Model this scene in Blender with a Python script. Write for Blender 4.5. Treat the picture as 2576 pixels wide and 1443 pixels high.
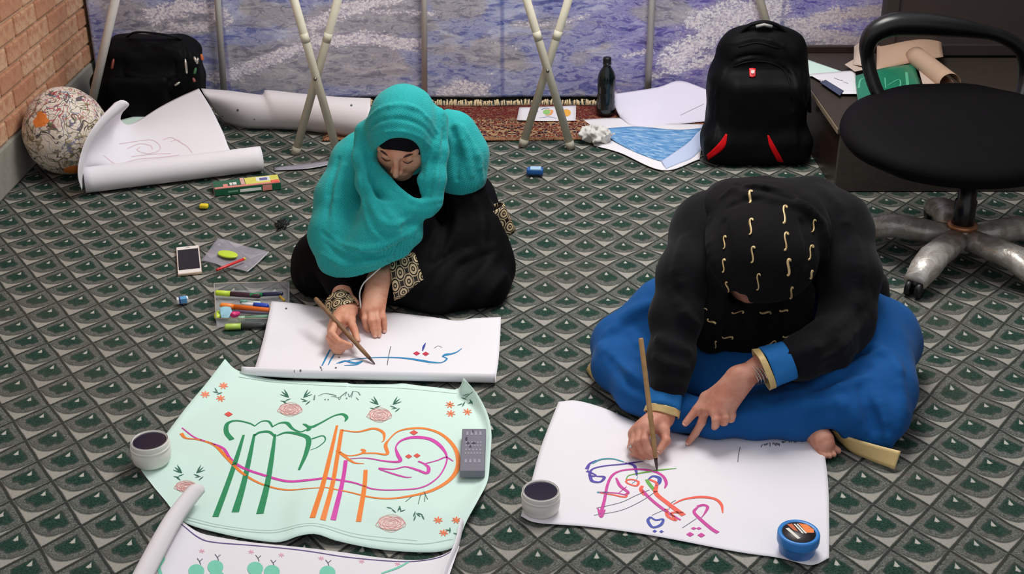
import bpy, bmesh, math, random
import numpy as np
from mathutils import Vector, Matrix
from mathutils.bvhtree import BVHTree

for _o in list(bpy.data.objects):
    bpy.data.objects.remove(_o, do_unlink=True)
SC = bpy.context.scene
COL = SC.collection
PI = math.pi
random.seed(4)
RNG = np.random.default_rng(7)

# ------------------------------------------------------------------ camera
F_PX, PITCH, CAM_H = 3200.0, math.radians(26.2), 1.7
cam_data = bpy.data.cameras.new('camera')
cam_data.sensor_fit = 'HORIZONTAL'
cam_data.sensor_width = 36.0
cam_data.lens = 36.0 * F_PX / 2576.0
cam_data.clip_start = 0.05
cam = bpy.data.objects.new('camera', cam_data)
COL.objects.link(cam)
cam.location = (0, 0, CAM_H)
cam.rotation_euler = (PI / 2 - PITCH, 0, 0)
SC.camera = cam

# ------------------------------------------------------------------ world, lights, exposure
world = bpy.data.worlds.new('world')
SC.world = world
world.use_nodes = True
_bg = world.node_tree.nodes['Background']
_bg.inputs[0].default_value = (0.93, 0.95, 1.0, 1)
_bg.inputs[1].default_value = 0.52

def area_light(name, loc, target, size, energy, col):
    d = bpy.data.lights.new(name, 'AREA')
    d.shape = 'RECTANGLE'; d.size, d.size_y = size
    d.energy = energy; d.color = col
    o = bpy.data.objects.new(name, d); COL.objects.link(o)
    o.location = loc
    o.rotation_euler = (Vector(target) - Vector(loc)).to_track_quat('-Z', 'Y').to_euler()
    return o
area_light('overhead_soft_light', (0.5, 3.8, 2.6), (-0.1, 3.55, 0), (1.4, 1.0), 66, (1.0, 0.97, 0.93))  # broad soft light from overhead; no ceiling opening is modelled

SC.view_settings.view_transform = 'Standard'
SC.view_settings.look = 'None'
SC.view_settings.gamma = 1.0
SC.view_settings.use_curve_mapping = False
SC.view_settings.exposure = 0.12

# ------------------------------------------------------------------ measuring helpers: a pixel of the photograph -> a real place
def _ray(u, v):
    a, b = (u - 1288) / F_PX, (721.5 - v) / F_PX
    c, s = math.cos(PITCH), math.sin(PITCH)
    return Vector((a, c + b * s, -s + b * c))
def spot(u, v, z=0.0):
    r = _ray(u, v)
    return Vector((0, 0, CAM_H)) + r * ((z - CAM_H) / r.z)
def spotY(u, v, Y):
    r = _ray(u, v)
    return Vector((0, 0, CAM_H)) + r * (Y / r.y)

# ------------------------------------------------------------------ object helpers
def tag(o, label, cat, group=None):
    o['label'] = label; o['category'] = cat
    if group: o['group'] = group
    return o
def thing(name, label, cat, loc=(0, 0, 0), group=None, rz=0.0):
    o = bpy.data.objects.new(name, None); COL.objects.link(o)
    o.empty_display_size = 0.05
    o.location = loc; o.rotation_euler = (0, 0, rz)
    return tag(o, label, cat, group)
def inv(parent):
    m = Matrix.Identity(4)
    ch = []
    p = parent
    while p is not None:
        ch.append(p); p = p.parent
    for p in reversed(ch):
        m = m @ p.matrix_parent_inverse @ p.matrix_basis
    return m.inverted()
def obj(name, verts, faces, mat, parent=None, smooth=True, uv=None, world_coords=True, solid=0.0, label=None):
    me = bpy.data.meshes.new(name)
    me.from_pydata([tuple(v) for v in verts], [], [tuple(int(i) for i in f) for f in faces])
    me.update()
    if isinstance(mat, (list, tuple)):
        for m in mat: me.materials.append(m)
    elif mat is not None:
        me.materials.append(mat)
    if smooth: me.polygons.foreach_set('use_smooth', [True] * len(me.polygons))
    if uv is not None:
        l = me.uv_layers.new(name='UVMap')
        idx = np.zeros(len(me.loops), dtype=np.int32); me.loops.foreach_get('vertex_index', idx)
        l.data.foreach_set('uv', np.asarray(uv, dtype=np.float32)[idx].ravel())
    o = bpy.data.objects.new(name, me); COL.objects.link(o)
    if parent is not None:
        o.parent = parent
        if world_coords: o.matrix_parent_inverse = inv(parent)
    if solid:
        md = o.modifiers.new('thickness', 'SOLIDIFY'); md.thickness = abs(solid); md.offset = -1 if solid > 0 else 1
    if label: o['label'] = label
    return o
def bobj(name, bm, mat, parent=None, smooth=False, world_coords=True, label=None):
    me = bpy.data.meshes.new(name); bm.to_mesh(me); bm.free()
    if isinstance(mat, (list, tuple)):
        for m in mat: me.materials.append(m)
    else: me.materials.append(mat)
    if smooth: me.polygons.foreach_set('use_smooth', [True] * len(me.polygons))
    o = bpy.data.objects.new(name, me); COL.objects.link(o)
    if parent is not None:
        o.parent = parent
        if world_coords: o.matrix_parent_inverse = inv(parent)
    if label: o['label'] = label
    return o
def struct(o):
    o['kind'] = 'structure'; return o
def place(o, loc=(0, 0, 0), rot=(0, 0, 0), scale=(1, 1, 1)):
    o.location = loc; o.rotation_euler = rot; o.scale = scale; return o
def dup_tree(o, parent=None):
    c = o.copy(); COL.objects.link(c)
    if parent is not None: c.parent = parent
    for ch in o.children: dup_tree(ch, c)
    return c

# ------------------------------------------------------------------ shape helpers
def mergeg(parts):
    V, Fc, n = [], [], 0
    for v, f in parts:
        V += list(v); Fc += [tuple(i + n for i in q) for q in f]; n += len(v)
    return V, Fc
def tube(path, rad, seg=10, cap=True, flat=1.0):
    P = [Vector(p) for p in path]; n = len(P)
    R = rad if isinstance(rad, (list, tuple)) else [rad] * n
    V, Fc = [], []
    t0 = (P[1] - P[0]).normalized()
    ref = Vector((0, 0, 1)) if abs(t0.z) < 0.9 else Vector((1, 0, 0))
    a = t0.cross(ref).normalized()
    for i in range(n):
        t = (P[min(i + 1, n - 1)] - P[max(i - 1, 0)]).normalized()
        a = (a - t * a.dot(t)).normalized(); b = t.cross(a)
        for k in range(seg):
            w = 2 * PI * k / seg
            V.append(P[i] + a * (math.cos(w) * R[i]) + b * (math.sin(w) * R[i] * flat))
    for i in range(n - 1):
        for k in range(seg):
            k2 = (k + 1) % seg
            Fc.append((i * seg + k, i * seg + k2, (i + 1) * seg + k2, (i + 1) * seg + k))
    if cap:
        Fc.append(tuple(range(seg - 1, -1, -1))); Fc.append(tuple((n - 1) * seg + k for k in range(seg)))
    return V, Fc
def lathe(prof, seg=32, c=(0, 0, 0)):
    V, Fc = [], []
    for r, z in prof:
        for k in range(seg):
            w = 2 * PI * k / seg
            V.append(Vector((c[0] + r * math.cos(w), c[1] + r * math.sin(w), c[2] + z)))
    for i in range(len(prof) - 1):
        for k in range(seg):
            k2 = (k + 1) % seg
            Fc.append((i * seg + k, i * seg + k2, (i + 1) * seg + k2, (i + 1) * seg + k))
    return V, Fc
def rbox(size, bev=0.003, seg=2, M=None):
    bm = bmesh.new()
    bmesh.ops.create_cube(bm, size=1.0)
    bmesh.ops.scale(bm, vec=size, verts=bm.verts)
    if bev > 0: bmesh.ops.bevel(bm, geom=list(bm.edges), offset=bev, segments=seg, profile=0.5, affect='EDGES')
    if M is not None: bmesh.ops.transform(bm, matrix=M, verts=bm.verts)
    return bm
def TRS(loc, rot=(0, 0, 0)):
    from mathutils import Euler
    return Matrix.Translation(loc) @ Euler(rot).to_matrix().to_4x4()
def smooth_line(pts, n=12):
    P = [np.array(p, dtype=float) for p in pts]
    if len(P) < 3: return [P[0] + (P[1] - P[0]) * t for t in np.linspace(0, 1, n)]
    P = [2 * P[0] - P[1]] + P + [2 * P[-1] - P[-2]]
    out = []
    for i in range(1, len(P) - 2):
        p0, p1, p2, p3 = P[i - 1:i + 3]
        for t in np.linspace(0, 1, n, endpoint=False):
            out.append(0.5 * ((2 * p1) + (-p0 + p2) * t + (2 * p0 - 5 * p1 + 4 * p2 - p3) * t * t + (-p0 + 3 * p1 - 3 * p2 + p3) * t ** 3))
    out.append(P[-2]); return out
def resample(pts, n):
    P = np.array([list(p) for p in pts], dtype=float)
    d = np.r_[0, np.cumsum(np.linalg.norm(np.diff(P, axis=0), axis=1))]
    s = np.linspace(0, d[-1], n)
    return np.stack([np.interp(s, d, P[:, k]) for k in range(P.shape[1])], 1)
def coons(top, bottom, left, right, nu=40, nv=30):
    """surface between four measured border lines (world points); top/bottom run left to right, left/right run top to bottom"""
    T, B = resample(smooth_line(top), nu), resample(smooth_line(bottom), nu)
    L, R = resample(smooth_line(left), nv), resample(smooth_line(right), nv)
    s = np.linspace(0, 1, nu)[None, :, None]; t = np.linspace(0, 1, nv)[:, None, None]
    S = (1 - t) * T[None] + t * B[None] + (1 - s) * L[:, None] + s * R[:, None]
    S -= (1 - s) * (1 - t) * T[0] + s * (1 - t) * T[-1] + (1 - s) * t * B[0] + s * t * B[-1]
    return S
def gridmesh(S):
    nv, nu = S.shape[:2]
    V = S.reshape(-1, 3)
    Fc = [(j * nu + i, (j + 1) * nu + i, (j + 1) * nu + i + 1, j * nu + i + 1) for j in range(nv - 1) for i in range(nu - 1)]
    s, t = np.meshgrid(np.linspace(0, 1, nu), np.linspace(0, 1, nv))
    return V, Fc, np.stack([s.ravel(), t.ravel()], 1)
def spots(l):
    return [spot(*p) for p in l]

# ------------------------------------------------------------------ solid shapes from distance fields (bodies, cloth, cushions)
class Field:
    def __init__(self, lo, hi, h):
        self.lo = np.array(lo, dtype=np.float32); self.h = h
        n = np.ceil((np.array(hi) - self.lo) / h).astype(int) + 1
        ax = [self.lo[k] + h * np.arange(n[k], dtype=np.float32) for k in range(3)]
        self.X, self.Y, self.Z = np.meshgrid(*ax, indexing='ij')
        self.d = np.full(self.X.shape, 10.0, dtype=np.float32)
    def cone(self, a, b, ra, rb):
        a, b = np.array(a, dtype=np.float32), np.array(b, dtype=np.float32)
        ab = b - a; L = float(ab @ ab) + 1e-9
        t = ((self.X - a[0]) * ab[0] + (self.Y - a[1]) * ab[1] + (self.Z - a[2]) * ab[2]) / L
        t = np.clip(t, 0, 1)
        d = np.sqrt((self.X - a[0] - t * ab[0]) ** 2 + (self.Y - a[1] - t * ab[1]) ** 2 + (self.Z - a[2] - t * ab[2]) ** 2)
        return d - (ra + (rb - ra) * t)
    def chain(self, pts, rad, k=0.0):
        d = None
        for i in range(len(pts) - 1):
            e = self.cone(pts[i], pts[i + 1], rad[i], rad[i + 1])
            d = e if d is None else self.smin(d, e, k)
        return d
    def ell(self, c, r, axes=None):
        c = np.array(c, dtype=np.float32)
        x, y, z = self.X - c[0], self.Y - c[1], self.Z - c[2]
        if axes is not None:
            A = [np.array(a, dtype=np.float32) for a in axes]
            x, y, z = (x * A[0][0] + y * A[0][1] + z * A[0][2], x * A[1][0] + y * A[1][1] + z * A[1][2], x * A[2][0] + y * A[2][1] + z * A[2][2])
        k0 = np.sqrt((x / r[0]) ** 2 + (y / r[1]) ** 2 + (z / r[2]) ** 2)
        k1 = np.sqrt((x / r[0] ** 2) ** 2 + (y / r[1] ** 2) ** 2 + (z / r[2] ** 2) ** 2) + 1e-9
        return k0 * (k0 - 1) / k1
    def box(self, c, hs, r, axes=None):
        c = np.array(c, dtype=np.float32)
        x, y, z = self.X - c[0], self.Y - c[1], self.Z - c[2]
        if axes is not None:
            A = [np.array(a, dtype=np.float32) for a in axes]
            x, y, z = (x * A[0][0] + y * A[0][1] + z * A[0][2], x * A[1][0] + y * A[1][1] + z * A[1][2], x * A[2][0] + y * A[2][1] + z * A[2][2])
        qx, qy, qz = np.abs(x) - hs[0] + r, np.abs(y) - hs[1] + r, np.abs(z) - hs[2] + r
        out = np.sqrt(np.maximum(qx, 0) ** 2 + np.maximum(qy, 0) ** 2 + np.maximum(qz, 0) ** 2)
        return out + np.minimum(np.maximum(qx, np.maximum(qy, qz)), 0) - r
    def half(self, p, n):
        n = np.array(n, dtype=np.float32); n = n / np.linalg.norm(n)
        return (self.X - p[0]) * n[0] + (self.Y - p[1]) * n[1] + (self.Z - p[2]) * n[2]
    @staticmethod
    def smin(a, b, k):
        if k <= 0: return np.minimum(a, b)
        h = np.clip(k - np.abs(a - b), 0, None) / k
        return np.minimum(a, b) - h * h * k * 0.25
    @staticmethod
    def smax(a, b, k):
        return -Field.smin(-a, -b, k)
    def add(self, e, k=0.0): self.d = self.smin(self.d, e, k); return self
    def cut(self, e, k=0.0): self.d = self.smax(self.d, -e, k); return self
    def keep(self, e, k=0.0): self.d = self.smax(self.d, e, k); return self
    def wob(self, amp, fr, ph=0.0, dirv=None):
        f = (np.sin(self.X * fr + 1.3 * np.sin(self.Z * fr * 0.6 + ph) + ph) * np.sin(self.Y * fr * 0.9 + 1.1 * np.sin(self.X * fr * 0.7) + 2 * ph) *
             np.sin(self.Z * fr * 1.1 + 0.9 * np.sin(self.Y * fr * 0.8 + ph)))
        self.d = self.d + amp * f; return self
    def hit(self, u, v, sink=0.0):
        """first point of the surface met along the line of sight of a photograph pixel"""
        r = _ray(u, v); r = np.array([r.x, r.y, r.z]); r /= np.linalg.norm(r)
        s = np.arange(1.0, 6.5, self.h * 0.5)
        P = np.array([0, 0, CAM_H]) + s[:, None] * r
        I = np.round((P - self.lo) / self.h).astype(int); n = np.array(self.d.shape)
        ok = ((I >= 0) & (I < n)).all(1)
        s, P, I = s[ok], P[ok], I[ok]
        if len(s) == 0: return None
        neg = np.nonzero(self.d[I[:, 0], I[:, 1], I[:, 2]] < 0)[0]
        if len(neg) == 0: return None
        return Vector(P[neg[0]] + r * sink)
    def ridge(self, pts, rad, k=.014, sink=.28, groove=False):
        """cloth fold raised on (or pressed into) the surface along a line of photograph pixels"""
        q = [self.hit(p[0], p[1], rad * (sink if not groove else -0.35)) for p in smooth_line(pts, 4)]
        q = [p for p in q if p is not None]
        if len(q) < 3: return self
        n = len(q); R = [rad * (0.35 + 0.65 * math.sin(PI * (i + .5) / n)) for i in range(n)]
        keepq = [q[0]]
        for p in q[1:]:
            if (p - keepq[-1]).length < .06: keepq.append(p)
        if len(keepq) < 3: return self
        A = np.array([list(p) for p in keepq]); m = rad + k + .012
        i0 = np.clip(np.floor((A.min(0) - m - self.lo) / self.h).astype(int), 0, np.array(self.d.shape) - 1)
        i1 = np.clip(np.ceil((A.max(0) + m - self.lo) / self.h).astype(int) + 1, 1, np.array(self.d.shape))
        sl = tuple(slice(i0[j], i1[j]) for j in range(3))
        G = Field.__new__(Field); G.X, G.Y, G.Z, G.d, G.lo, G.h = self.X[sl], self.Y[sl], self.Z[sl], self.d[sl], self.lo, self.h
        e = G.chain(keepq, R[:len(keepq)], .003)
        self.d[sl] = self.smax(G.d, -e, k) if groove else self.smin(G.d, e, k)
        return self
    def mesh(self):
        d = self.d; h = self.h
        ins = d < 0
        nx, ny, nz = d.shape
        c = [(i, j, k) for i in (0, 1) for j in (0, 1) for k in (0, 1)]
        sl = lambda A, o: A[o[0]:nx - 1 + o[0], o[1]:ny - 1 + o[1], o[2]:nz - 1 + o[2]]
        cnt = sum(sl(ins, o).astype(np.int8) for o in c)
        act = (cnt > 0) & (cnt < 8)
        I = np.argwhere(act)
        idx = np.full(act.shape, -1, dtype=np.int64); idx[act] = np.arange(len(I))
        acc = np.zeros((len(I), 3)); num = np.zeros(len(I))
        for a in c:
            for ax in range(3):
                if a[ax] == 1: continue
                b = list(a); b[ax] = 1
                va = d[I[:, 0] + a[0], I[:, 1] + a[1], I[:, 2] + a[2]]; vb = d[I[:, 0] + b[0], I[:, 1] + b[1], I[:, 2] + b[2]]
                m = (va < 0) != (vb < 0)
                t = np.where(m, va / np.where(m, va - vb, 1), 0)
                p = np.tile(np.array(a, dtype=float), (len(I), 1)); p[:, ax] = t
                acc[m] += p[m]; num[m] += 1
        V = self.lo + h * (I + acc / num[:, None])
        Fc = []
        for ax in range(3):
            o1, o2 = (ax + 1) % 3, (ax + 2) % 3
            lo = [1, 1, 1]; lo[ax] = 0
            A = ins[lo[0]:nx - 1, lo[1]:ny - 1, lo[2]:nz - 1]
            s2 = [slice(lo[k], [nx, ny, nz][k] - 1) for k in range(3)]
            s3 = list(s2); s3[ax] = slice(1, [nx, ny, nz][ax])
            B = ins[tuple(s3)]
            E = np.argwhere(A != B) + np.array(lo)
            if len(E) == 0: continue
            e1 = np.zeros(3, int); e1[o1] = 1; e2 = np.zeros(3, int); e2[o2] = 1
            q = [E - e1 - e2, E - e2, E, E - e1]
            Q = np.stack([idx[k[:, 0], k[:, 1], k[:, 2]] for k in q], 1)
            flip = ~ins[E[:, 0], E[:, 1], E[:, 2]]
            Q[flip] = Q[flip][:, ::-1]
            Fc.append(Q)
        Fc = np.concatenate(Fc) if Fc else np.zeros((0, 4), int)
        Fc = Fc[(Fc >= 0).all(1)]
        return V, Fc.tolist()

# ------------------------------------------------------------------ materials
def lin(c):
    return tuple(((x / 255) / 12.92 if x / 255 <= 0.04045 else ((x / 255 + 0.055) / 1.055) ** 2.4) for x in c[:3]) + (1.0,)
class NT:
    """small expression helper over shader nodes"""
    def __init__(self, name):
        self.m = bpy.data.materials.new(name); self.m.use_nodes = True
        self.t = self.m.node_tree; self.b = self.t.nodes['Principled BSDF']
    def n(self, typ, **kw):
        x = self.t.nodes.new(typ)
        for k, v in kw.items(): setattr(x, k, v)
        return x
    def link(self, a, b): self.t.links.new(a, b)
    def put(self, sock, v):
        if hasattr(v, 'is_output'): self.link(v, sock)
        elif v is not None: sock.default_value = v
    def math(self, op, a, b=None, c=None, clamp=False):
        x = self.n('ShaderNodeMath', operation=op); x.use_clamp = clamp
        self.put(x.inputs[0], a)
        if b is not None: self.put(x.inputs[1], b)
        if c is not None: self.put(x.inputs[2], c)
        return x.outputs[0]
    def add(self, a, b): return self.math('ADD', a, b)
    def sub(self, a, b): return self.math('SUBTRACT', a, b)
    def mul(self, a, b): return self.math('MULTIPLY', a, b)
    def step(self, a, lo, hi):
        x = self.n('ShaderNodeMapRange', interpolation_type='SMOOTHSTEP')
        self.put(x.inputs[0], a); self.put(x.inputs[1], lo); self.put(x.inputs[2], hi)
        return x.outputs[0]
    def mix(self, f, a, b, mode='MIX'):
        x = self.n('ShaderNodeMix', data_type='RGBA', blend_type=mode)
        self.put(x.inputs[0], f); self.put(x.inputs[6], a); self.put(x.inputs[7], b)
        return x.outputs[2]
    def coord(self, which='Object'):
        return self.n('ShaderNodeTexCoord').outputs[which]
    def mapping(self, v, loc=(0, 0, 0), rot=(0, 0, 0), sc=(1, 1, 1)):
        x = self.n('ShaderNodeMapping'); self.link(v, x.inputs[0])
        x.inputs[1].default_value = loc; x.inputs[2].default_value = rot; x.inputs[3].default_value = sc
        return x.outputs[0]
    def noise(self, v, scale, detail=3, rough=0.55, out=0, dist=0.0):
        x = self.n('ShaderNodeTexNoise'); self.put(x.inputs['Vector'], v)
        x.inputs['Scale'].default_value = scale; x.inputs['Detail'].default_value = detail
        x.inputs['Roughness'].default_value = rough; x.inputs['Distortion'].default_value = dist
        return x.outputs[out]
    def voro(self, v, scale, feature='F1', out='Distance', rand=1.0):
        x = self.n('ShaderNodeTexVoronoi', feature=feature); self.put(x.inputs['Vector'], v)
        x.inputs['Scale'].default_value = scale; x.inputs['Randomness'].default_value = rand
        return x.outputs[out]
    def sep(self, v):
        x = self.n('ShaderNodeSeparateXYZ'); self.link(v, x.inputs[0]); return x.outputs
    def comb(self, x, y, z=0.0):
        c = self.n('ShaderNodeCombineXYZ')
        for i, v in enumerate((x, y, z)): self.put(c.inputs[i], v)
        return c.outputs[0]
    def ramp(self, f, stops, interp='LINEAR'):
        x = self.n('ShaderNodeValToRGB'); self.put(x.inputs[0], f); cr = x.color_ramp; cr.interpolation = interp
        while len(cr.elements) < len(stops): cr.elements.new(0.5)
        for e, (p, c) in zip(cr.elements, stops): e.position = p; e.color = lin(c)
        return x.outputs[0]
    def bump(self, h, strength=0.3, dist=0.002):
        x = self.n('ShaderNodeBump'); self.put(x.inputs['Height'], h)
        x.inputs['Strength'].default_value = strength; x.inputs['Distance'].default_value = dist
        self.link(x.outputs[0], self.b.inputs['Normal'])
    def done(self, col, rough=0.7, metal=0.0, spec=0.5, **kw):
        self.put(self.b.inputs['Base Color'], col)
        self.put(self.b.inputs['Roughness'], rough); self.put(self.b.inputs['Metallic'], metal)
        self.put(self.b.inputs['Specular IOR Level'], spec)
        for k, v in kw.items(): self.put(self.b.inputs[k.replace('_', ' ')], v)
        return self.m
def plain(name, rgb, rough=0.6, metal=0.0, var=0.10, scale=40, bump=0.0, spec=0.5, **kw):
    t = NT(name)
    c = t.coord()
    n = t.noise(c, scale, 4)
    a = lin(rgb); hi = tuple(min(1, x * (1 + var)) for x in a[:3]) + (1,); lo = tuple(x * (1 - var) for x in a[:3]) + (1,)
    if bump: t.bump(n, bump, 0.002)
    return t.done(t.mix(n, lo, hi), rough, metal, spec, **kw)
def fabric(name, rgb, rough=0.9, weave=900, bump=0.25, var=0.12, sheen=0.0, fold=18):
    t = NT(name); c = t.coord()
    w = t.n('ShaderNodeTexWave', wave_type='BANDS', bands_direction='X'); t.link(c, w.inputs[0]); w.inputs['Scale'].default_value = weave / 20
    w2 = t.n('ShaderNodeTexWave', wave_type='BANDS', bands_direction='Z'); t.link(c, w2.inputs[0]); w2.inputs['Scale'].default_value = weave / 20
    n = t.noise(c, fold, 3); fine = t.noise(c, 400, 2)
    h = t.add(t.add(t.mul(w.outputs['Fac'], 0.3), t.mul(w2.outputs['Fac'], 0.3)), t.mul(fine, 0.5))
    t.bump(h, bump, 0.001)
    a = lin(rgb); hi = tuple(min(1, x * (1 + var)) for x in a[:3]) + (1,); lo = tuple(x * (1 - var) for x in a[:3]) + (1,)
    return t.done(t.mix(t.add(t.mul(n, 0.7), t.mul(fine, 0.3)), lo, hi), rough, 0, 0.10, Sheen_Weight=sheen)
# ================================================================== THE SETTING
def carpet_mat():
    t = NT('carpet')
    c = t.coord()
    wob = t.noise(c, 9, 2, out='Color')
    cc = t.n('ShaderNodeVectorMath', operation='MULTIPLY_ADD'); t.link(wob, cc.inputs[0])
    cc.inputs[1].default_value = (0.008, 0.008, 0); t.link(c, cc.inputs[2])
    x, y, _ = t.sep(cc.outputs[0])
    P0 = (0.0567 + .004, 2.2266 + .004); A = np.array([[0.0597, -0.0656], [-0.0845, -0.0785]]); I = np.linalg.inv(A)
    dx, dy = t.sub(x, P0[0]), t.sub(y, P0[1])
    s = t.math('FRACT', t.add(t.mul(dx, float(I[0, 0])), t.mul(dy, float(I[0, 1]))))
    q = t.math('FRACT', t.add(t.mul(dx, float(I[1, 0])), t.mul(dy, float(I[1, 1]))))
    X = t.math('ABSOLUTE', t.sub(s, q)); Y = t.sub(1.0, t.add(s, q))
    gr = t.noise(c, 260, 3, 0.7); mid = t.noise(c, 60, 3, 0.6); big = t.noise(c, 2.2, 3)
    rag = t.add(t.mul(t.sub(mid, 0.5), 0.20), t.mul(t.sub(gr, 0.5), 0.16))
    # line along the cell edges
    ed = t.math('MINIMUM', t.math('MINIMUM', s, t.sub(1.0, s)), t.math('MINIMUM', q, t.sub(1.0, q)))
    edn = t.add(ed, t.mul(t.sub(gr, 0.5), 0.03))
    line = t.step(edn, 0.055, 0.022)
    # arc of the fan: below it the cell is beige
    X2 = t.mul(X, X)
    arc = t.sub(Y, t.add(-0.47, t.mul(X2, 0.62)))
    arcn = t.add(arc, t.mul(rag, 0.3))
    beige = t.step(arcn, -0.02, -0.07)
    rim = t.math('MULTIPLY', t.step(arcn, -0.02, 0.01), t.step(arcn, 0.07, 0.03))
    rim2 = t.math('MULTIPLY', t.step(arcn, 0.09, 0.11), t.step(arcn, 0.16, 0.13))
    # green scalloped fan
    lob = t.mul(t.math('COSINE', t.mul(X, 15.0)), 0.045)
    upper = t.sub(t.sub(0.64, t.mul(X, 0.92)), Y)
    lower = t.sub(Y, t.add(t.add(-0.24, t.mul(X2, 1.0)), t.mul(lob, -1.0)))
    fan = t.step(t.add(t.math('MINIMUM', upper, lower), rag), -0.02, 0.04)
    fan_in = t.step(t.add(t.math('MINIMUM', upper, lower), t.mul(rag, 1.4)), 0.02, 0.14)
    # pale drop
    dd = t.math('MAXIMUM', t.sub(X, t.mul(t.sub(0.50, Y), 0.62)), t.sub(0.25, Y))
    dropm = t.step(t.add(t.add(dd, t.mul(X, 0.35)), t.mul(t.sub(gr, .5), .10)), 0.02, -0.03)
    grey = t.mix(t.step(gr, .34, .66), lin((58, 66, 62)), lin((122, 125, 117)))
    grey = t.mix(t.step(mid, 0.4, 0.75), grey, lin((96, 90, 86)))
    col = grey
    col = t.mix(t.mul(rim2, 0.35), col, lin((70, 72, 68)))
    green = t.mix(t.step(gr, .36, .64), lin((17, 42, 35)), lin((48, 76, 64)))
    col = t.mix(t.mul(fan, 0.85), col, lin((48, 58, 54)))
    col = t.mix(fan_in, col, green)
    col = t.mix(dropm, col, t.mix(gr, lin((160, 156, 148)), lin((204, 200, 192))))
    bg = t.mix(gr, lin((124, 122, 115)), lin((184, 179, 170)))
    col = t.mix(beige, col, bg)
    col = t.mix(t.mul(rim, 0.6), col, lin((66, 68, 64)))
    col = t.mix(t.mul(line, 0.92), col, t.mix(gr, lin((24, 30, 28)), lin((50, 56, 52))))
    dirt = t.step(big, 0.45, 0.75)
    col = t.mix(t.mul(dirt, 0.22), col, lin((96, 84, 74)))
    h = t.add(t.mul(t.step(ed, 0.0, 0.07), 1.0), t.mul(gr, 0.35))
    t.bump(h, 0.55, 0.004)
    return t.done(col, 0.95, 0, 0.15)

def floor_height(x, y):
    w = 0.0022 * np.sin(17 * y + 2.2 * np.sin(2.3 * x) + 0.6) * (0.6 + 0.4 * np.sin(3.1 * x + 1.7 * y)) - 0.0026
    k = np.clip((x - 0.98) / 0.12, 0, 1) * np.clip((3.7 - y) / 0.3, 0, 1)
    r = 0.008 * np.sin(11 * (x * 0.9 + 0.5 * y) + 1.5 * np.sin(4 * y)) + 0.004 * np.sin(26 * (y - 0.6 * x))
    k2 = np.clip((x + 0.02) / 0.12, 0, 1) * np.clip((0.62 - x) / 0.25, 0, 1) * np.clip((y - 3.25) / 0.15, 0, 1) * np.clip((4.55 - y) / 0.15, 0, 1)
    r2 = 0.0055 * np.sin(20 * y - 7 * x + 1.2 * np.sin(5 * x)) - 0.003
    return w + k * r * 0.9 + k2 * r2
def build_floor():
    xs, ys = np.arange(-2.0, 2.83, 0.02), np.arange(1.0, 5.5, 0.02)
    Xg, Yg = np.meshgrid(xs, ys)
    S = np.stack([Xg, Yg, floor_height(Xg, Yg)], 2)[::-1]
    V, Fc, _ = gridmesh(S)
    Fc = [f for f in Fc]
    return struct(obj('floor', V, Fc, carpet_mat(), solid=0.004))
build_floor()
YB = 5.26                                   # plane of the printed backdrop

# back wall behind the backdrop and the plain side of the room on the right
wall_m = plain('plaster', (150, 146, 140), 0.9, scale=12, bump=0.2)
struct(bobj('wall_back', rbox((4.9, 0.1, 2.6), 0.0, M=TRS((0.42, 5.45, 1.3))), wall_m))

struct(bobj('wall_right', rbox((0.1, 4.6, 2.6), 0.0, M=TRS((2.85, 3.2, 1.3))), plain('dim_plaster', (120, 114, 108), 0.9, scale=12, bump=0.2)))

# brick wall on the left: every brick its own piece, mortar recessed, concrete plinth below
def brick_mat(k):
    t = NT('brick'); c = t.coord()
    n = t.noise(c, 30, 4, 0.7); f = t.noise(c, 220, 3)
    base = [(196, 146, 112), (206, 162, 128), (186, 128, 98), (212, 172, 140)][k]
    col = t.mix(t.step(n, 0.35, 0.7), lin(base), lin((170, 98, 68)))
    col = t.mix(t.mul(f, 0.4), col, lin((222, 192, 160)))
    t.bump(f, 0.5, 0.003)
    return t.done(col, 0.92, 0, 0.2)
brick_mats = [brick_mat(k) for k in range(4)]
mortar = plain('mortar', (188, 160, 132), 0.95, scale=120, bump=0.6)
XL = -1.79
wl = struct(bobj('wall_left', rbox((0.12, 3.4, 2.4), 0.0, M=TRS((XL - 0.068, 3.72, 1.2 + 0.165))), mortar))
pl = struct(bobj('trim_1', rbox((0.14, 3.4, 0.165), 0.008, M=TRS((XL - 0.068, 3.72, 0.0825))), plain('concrete_plinth', (150, 146, 136), 0.9, scale=25, var=0.25, bump=0.5)))
bm = rbox((0.03, 0.212, 0.068), 0.006, 2)
bme = bpy.data.meshes.new('brick'); bm.to_mesh(bme); bm.free()
bvar = []
for k in range(4):
    m2 = bme.copy(); m2.materials.append(brick_mats[k]); bvar.append(m2)
for row in range(8):
    for i in range(9):
        y = 5.30 - 0.11 * (row % 2) - i * 0.224
        if y > 5.28: y = 5.30
        o = bpy.data.objects.new('brick', bvar[(row * 5 + i * 3) % 4]); COL.objects.link(o)
        o.parent = wl; o.matrix_parent_inverse = inv(wl)
        o.location = (XL - 0.012 + random.uniform(-0.002, 0.002), y, 0.165 + 0.042 + row * 0.078)

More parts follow.
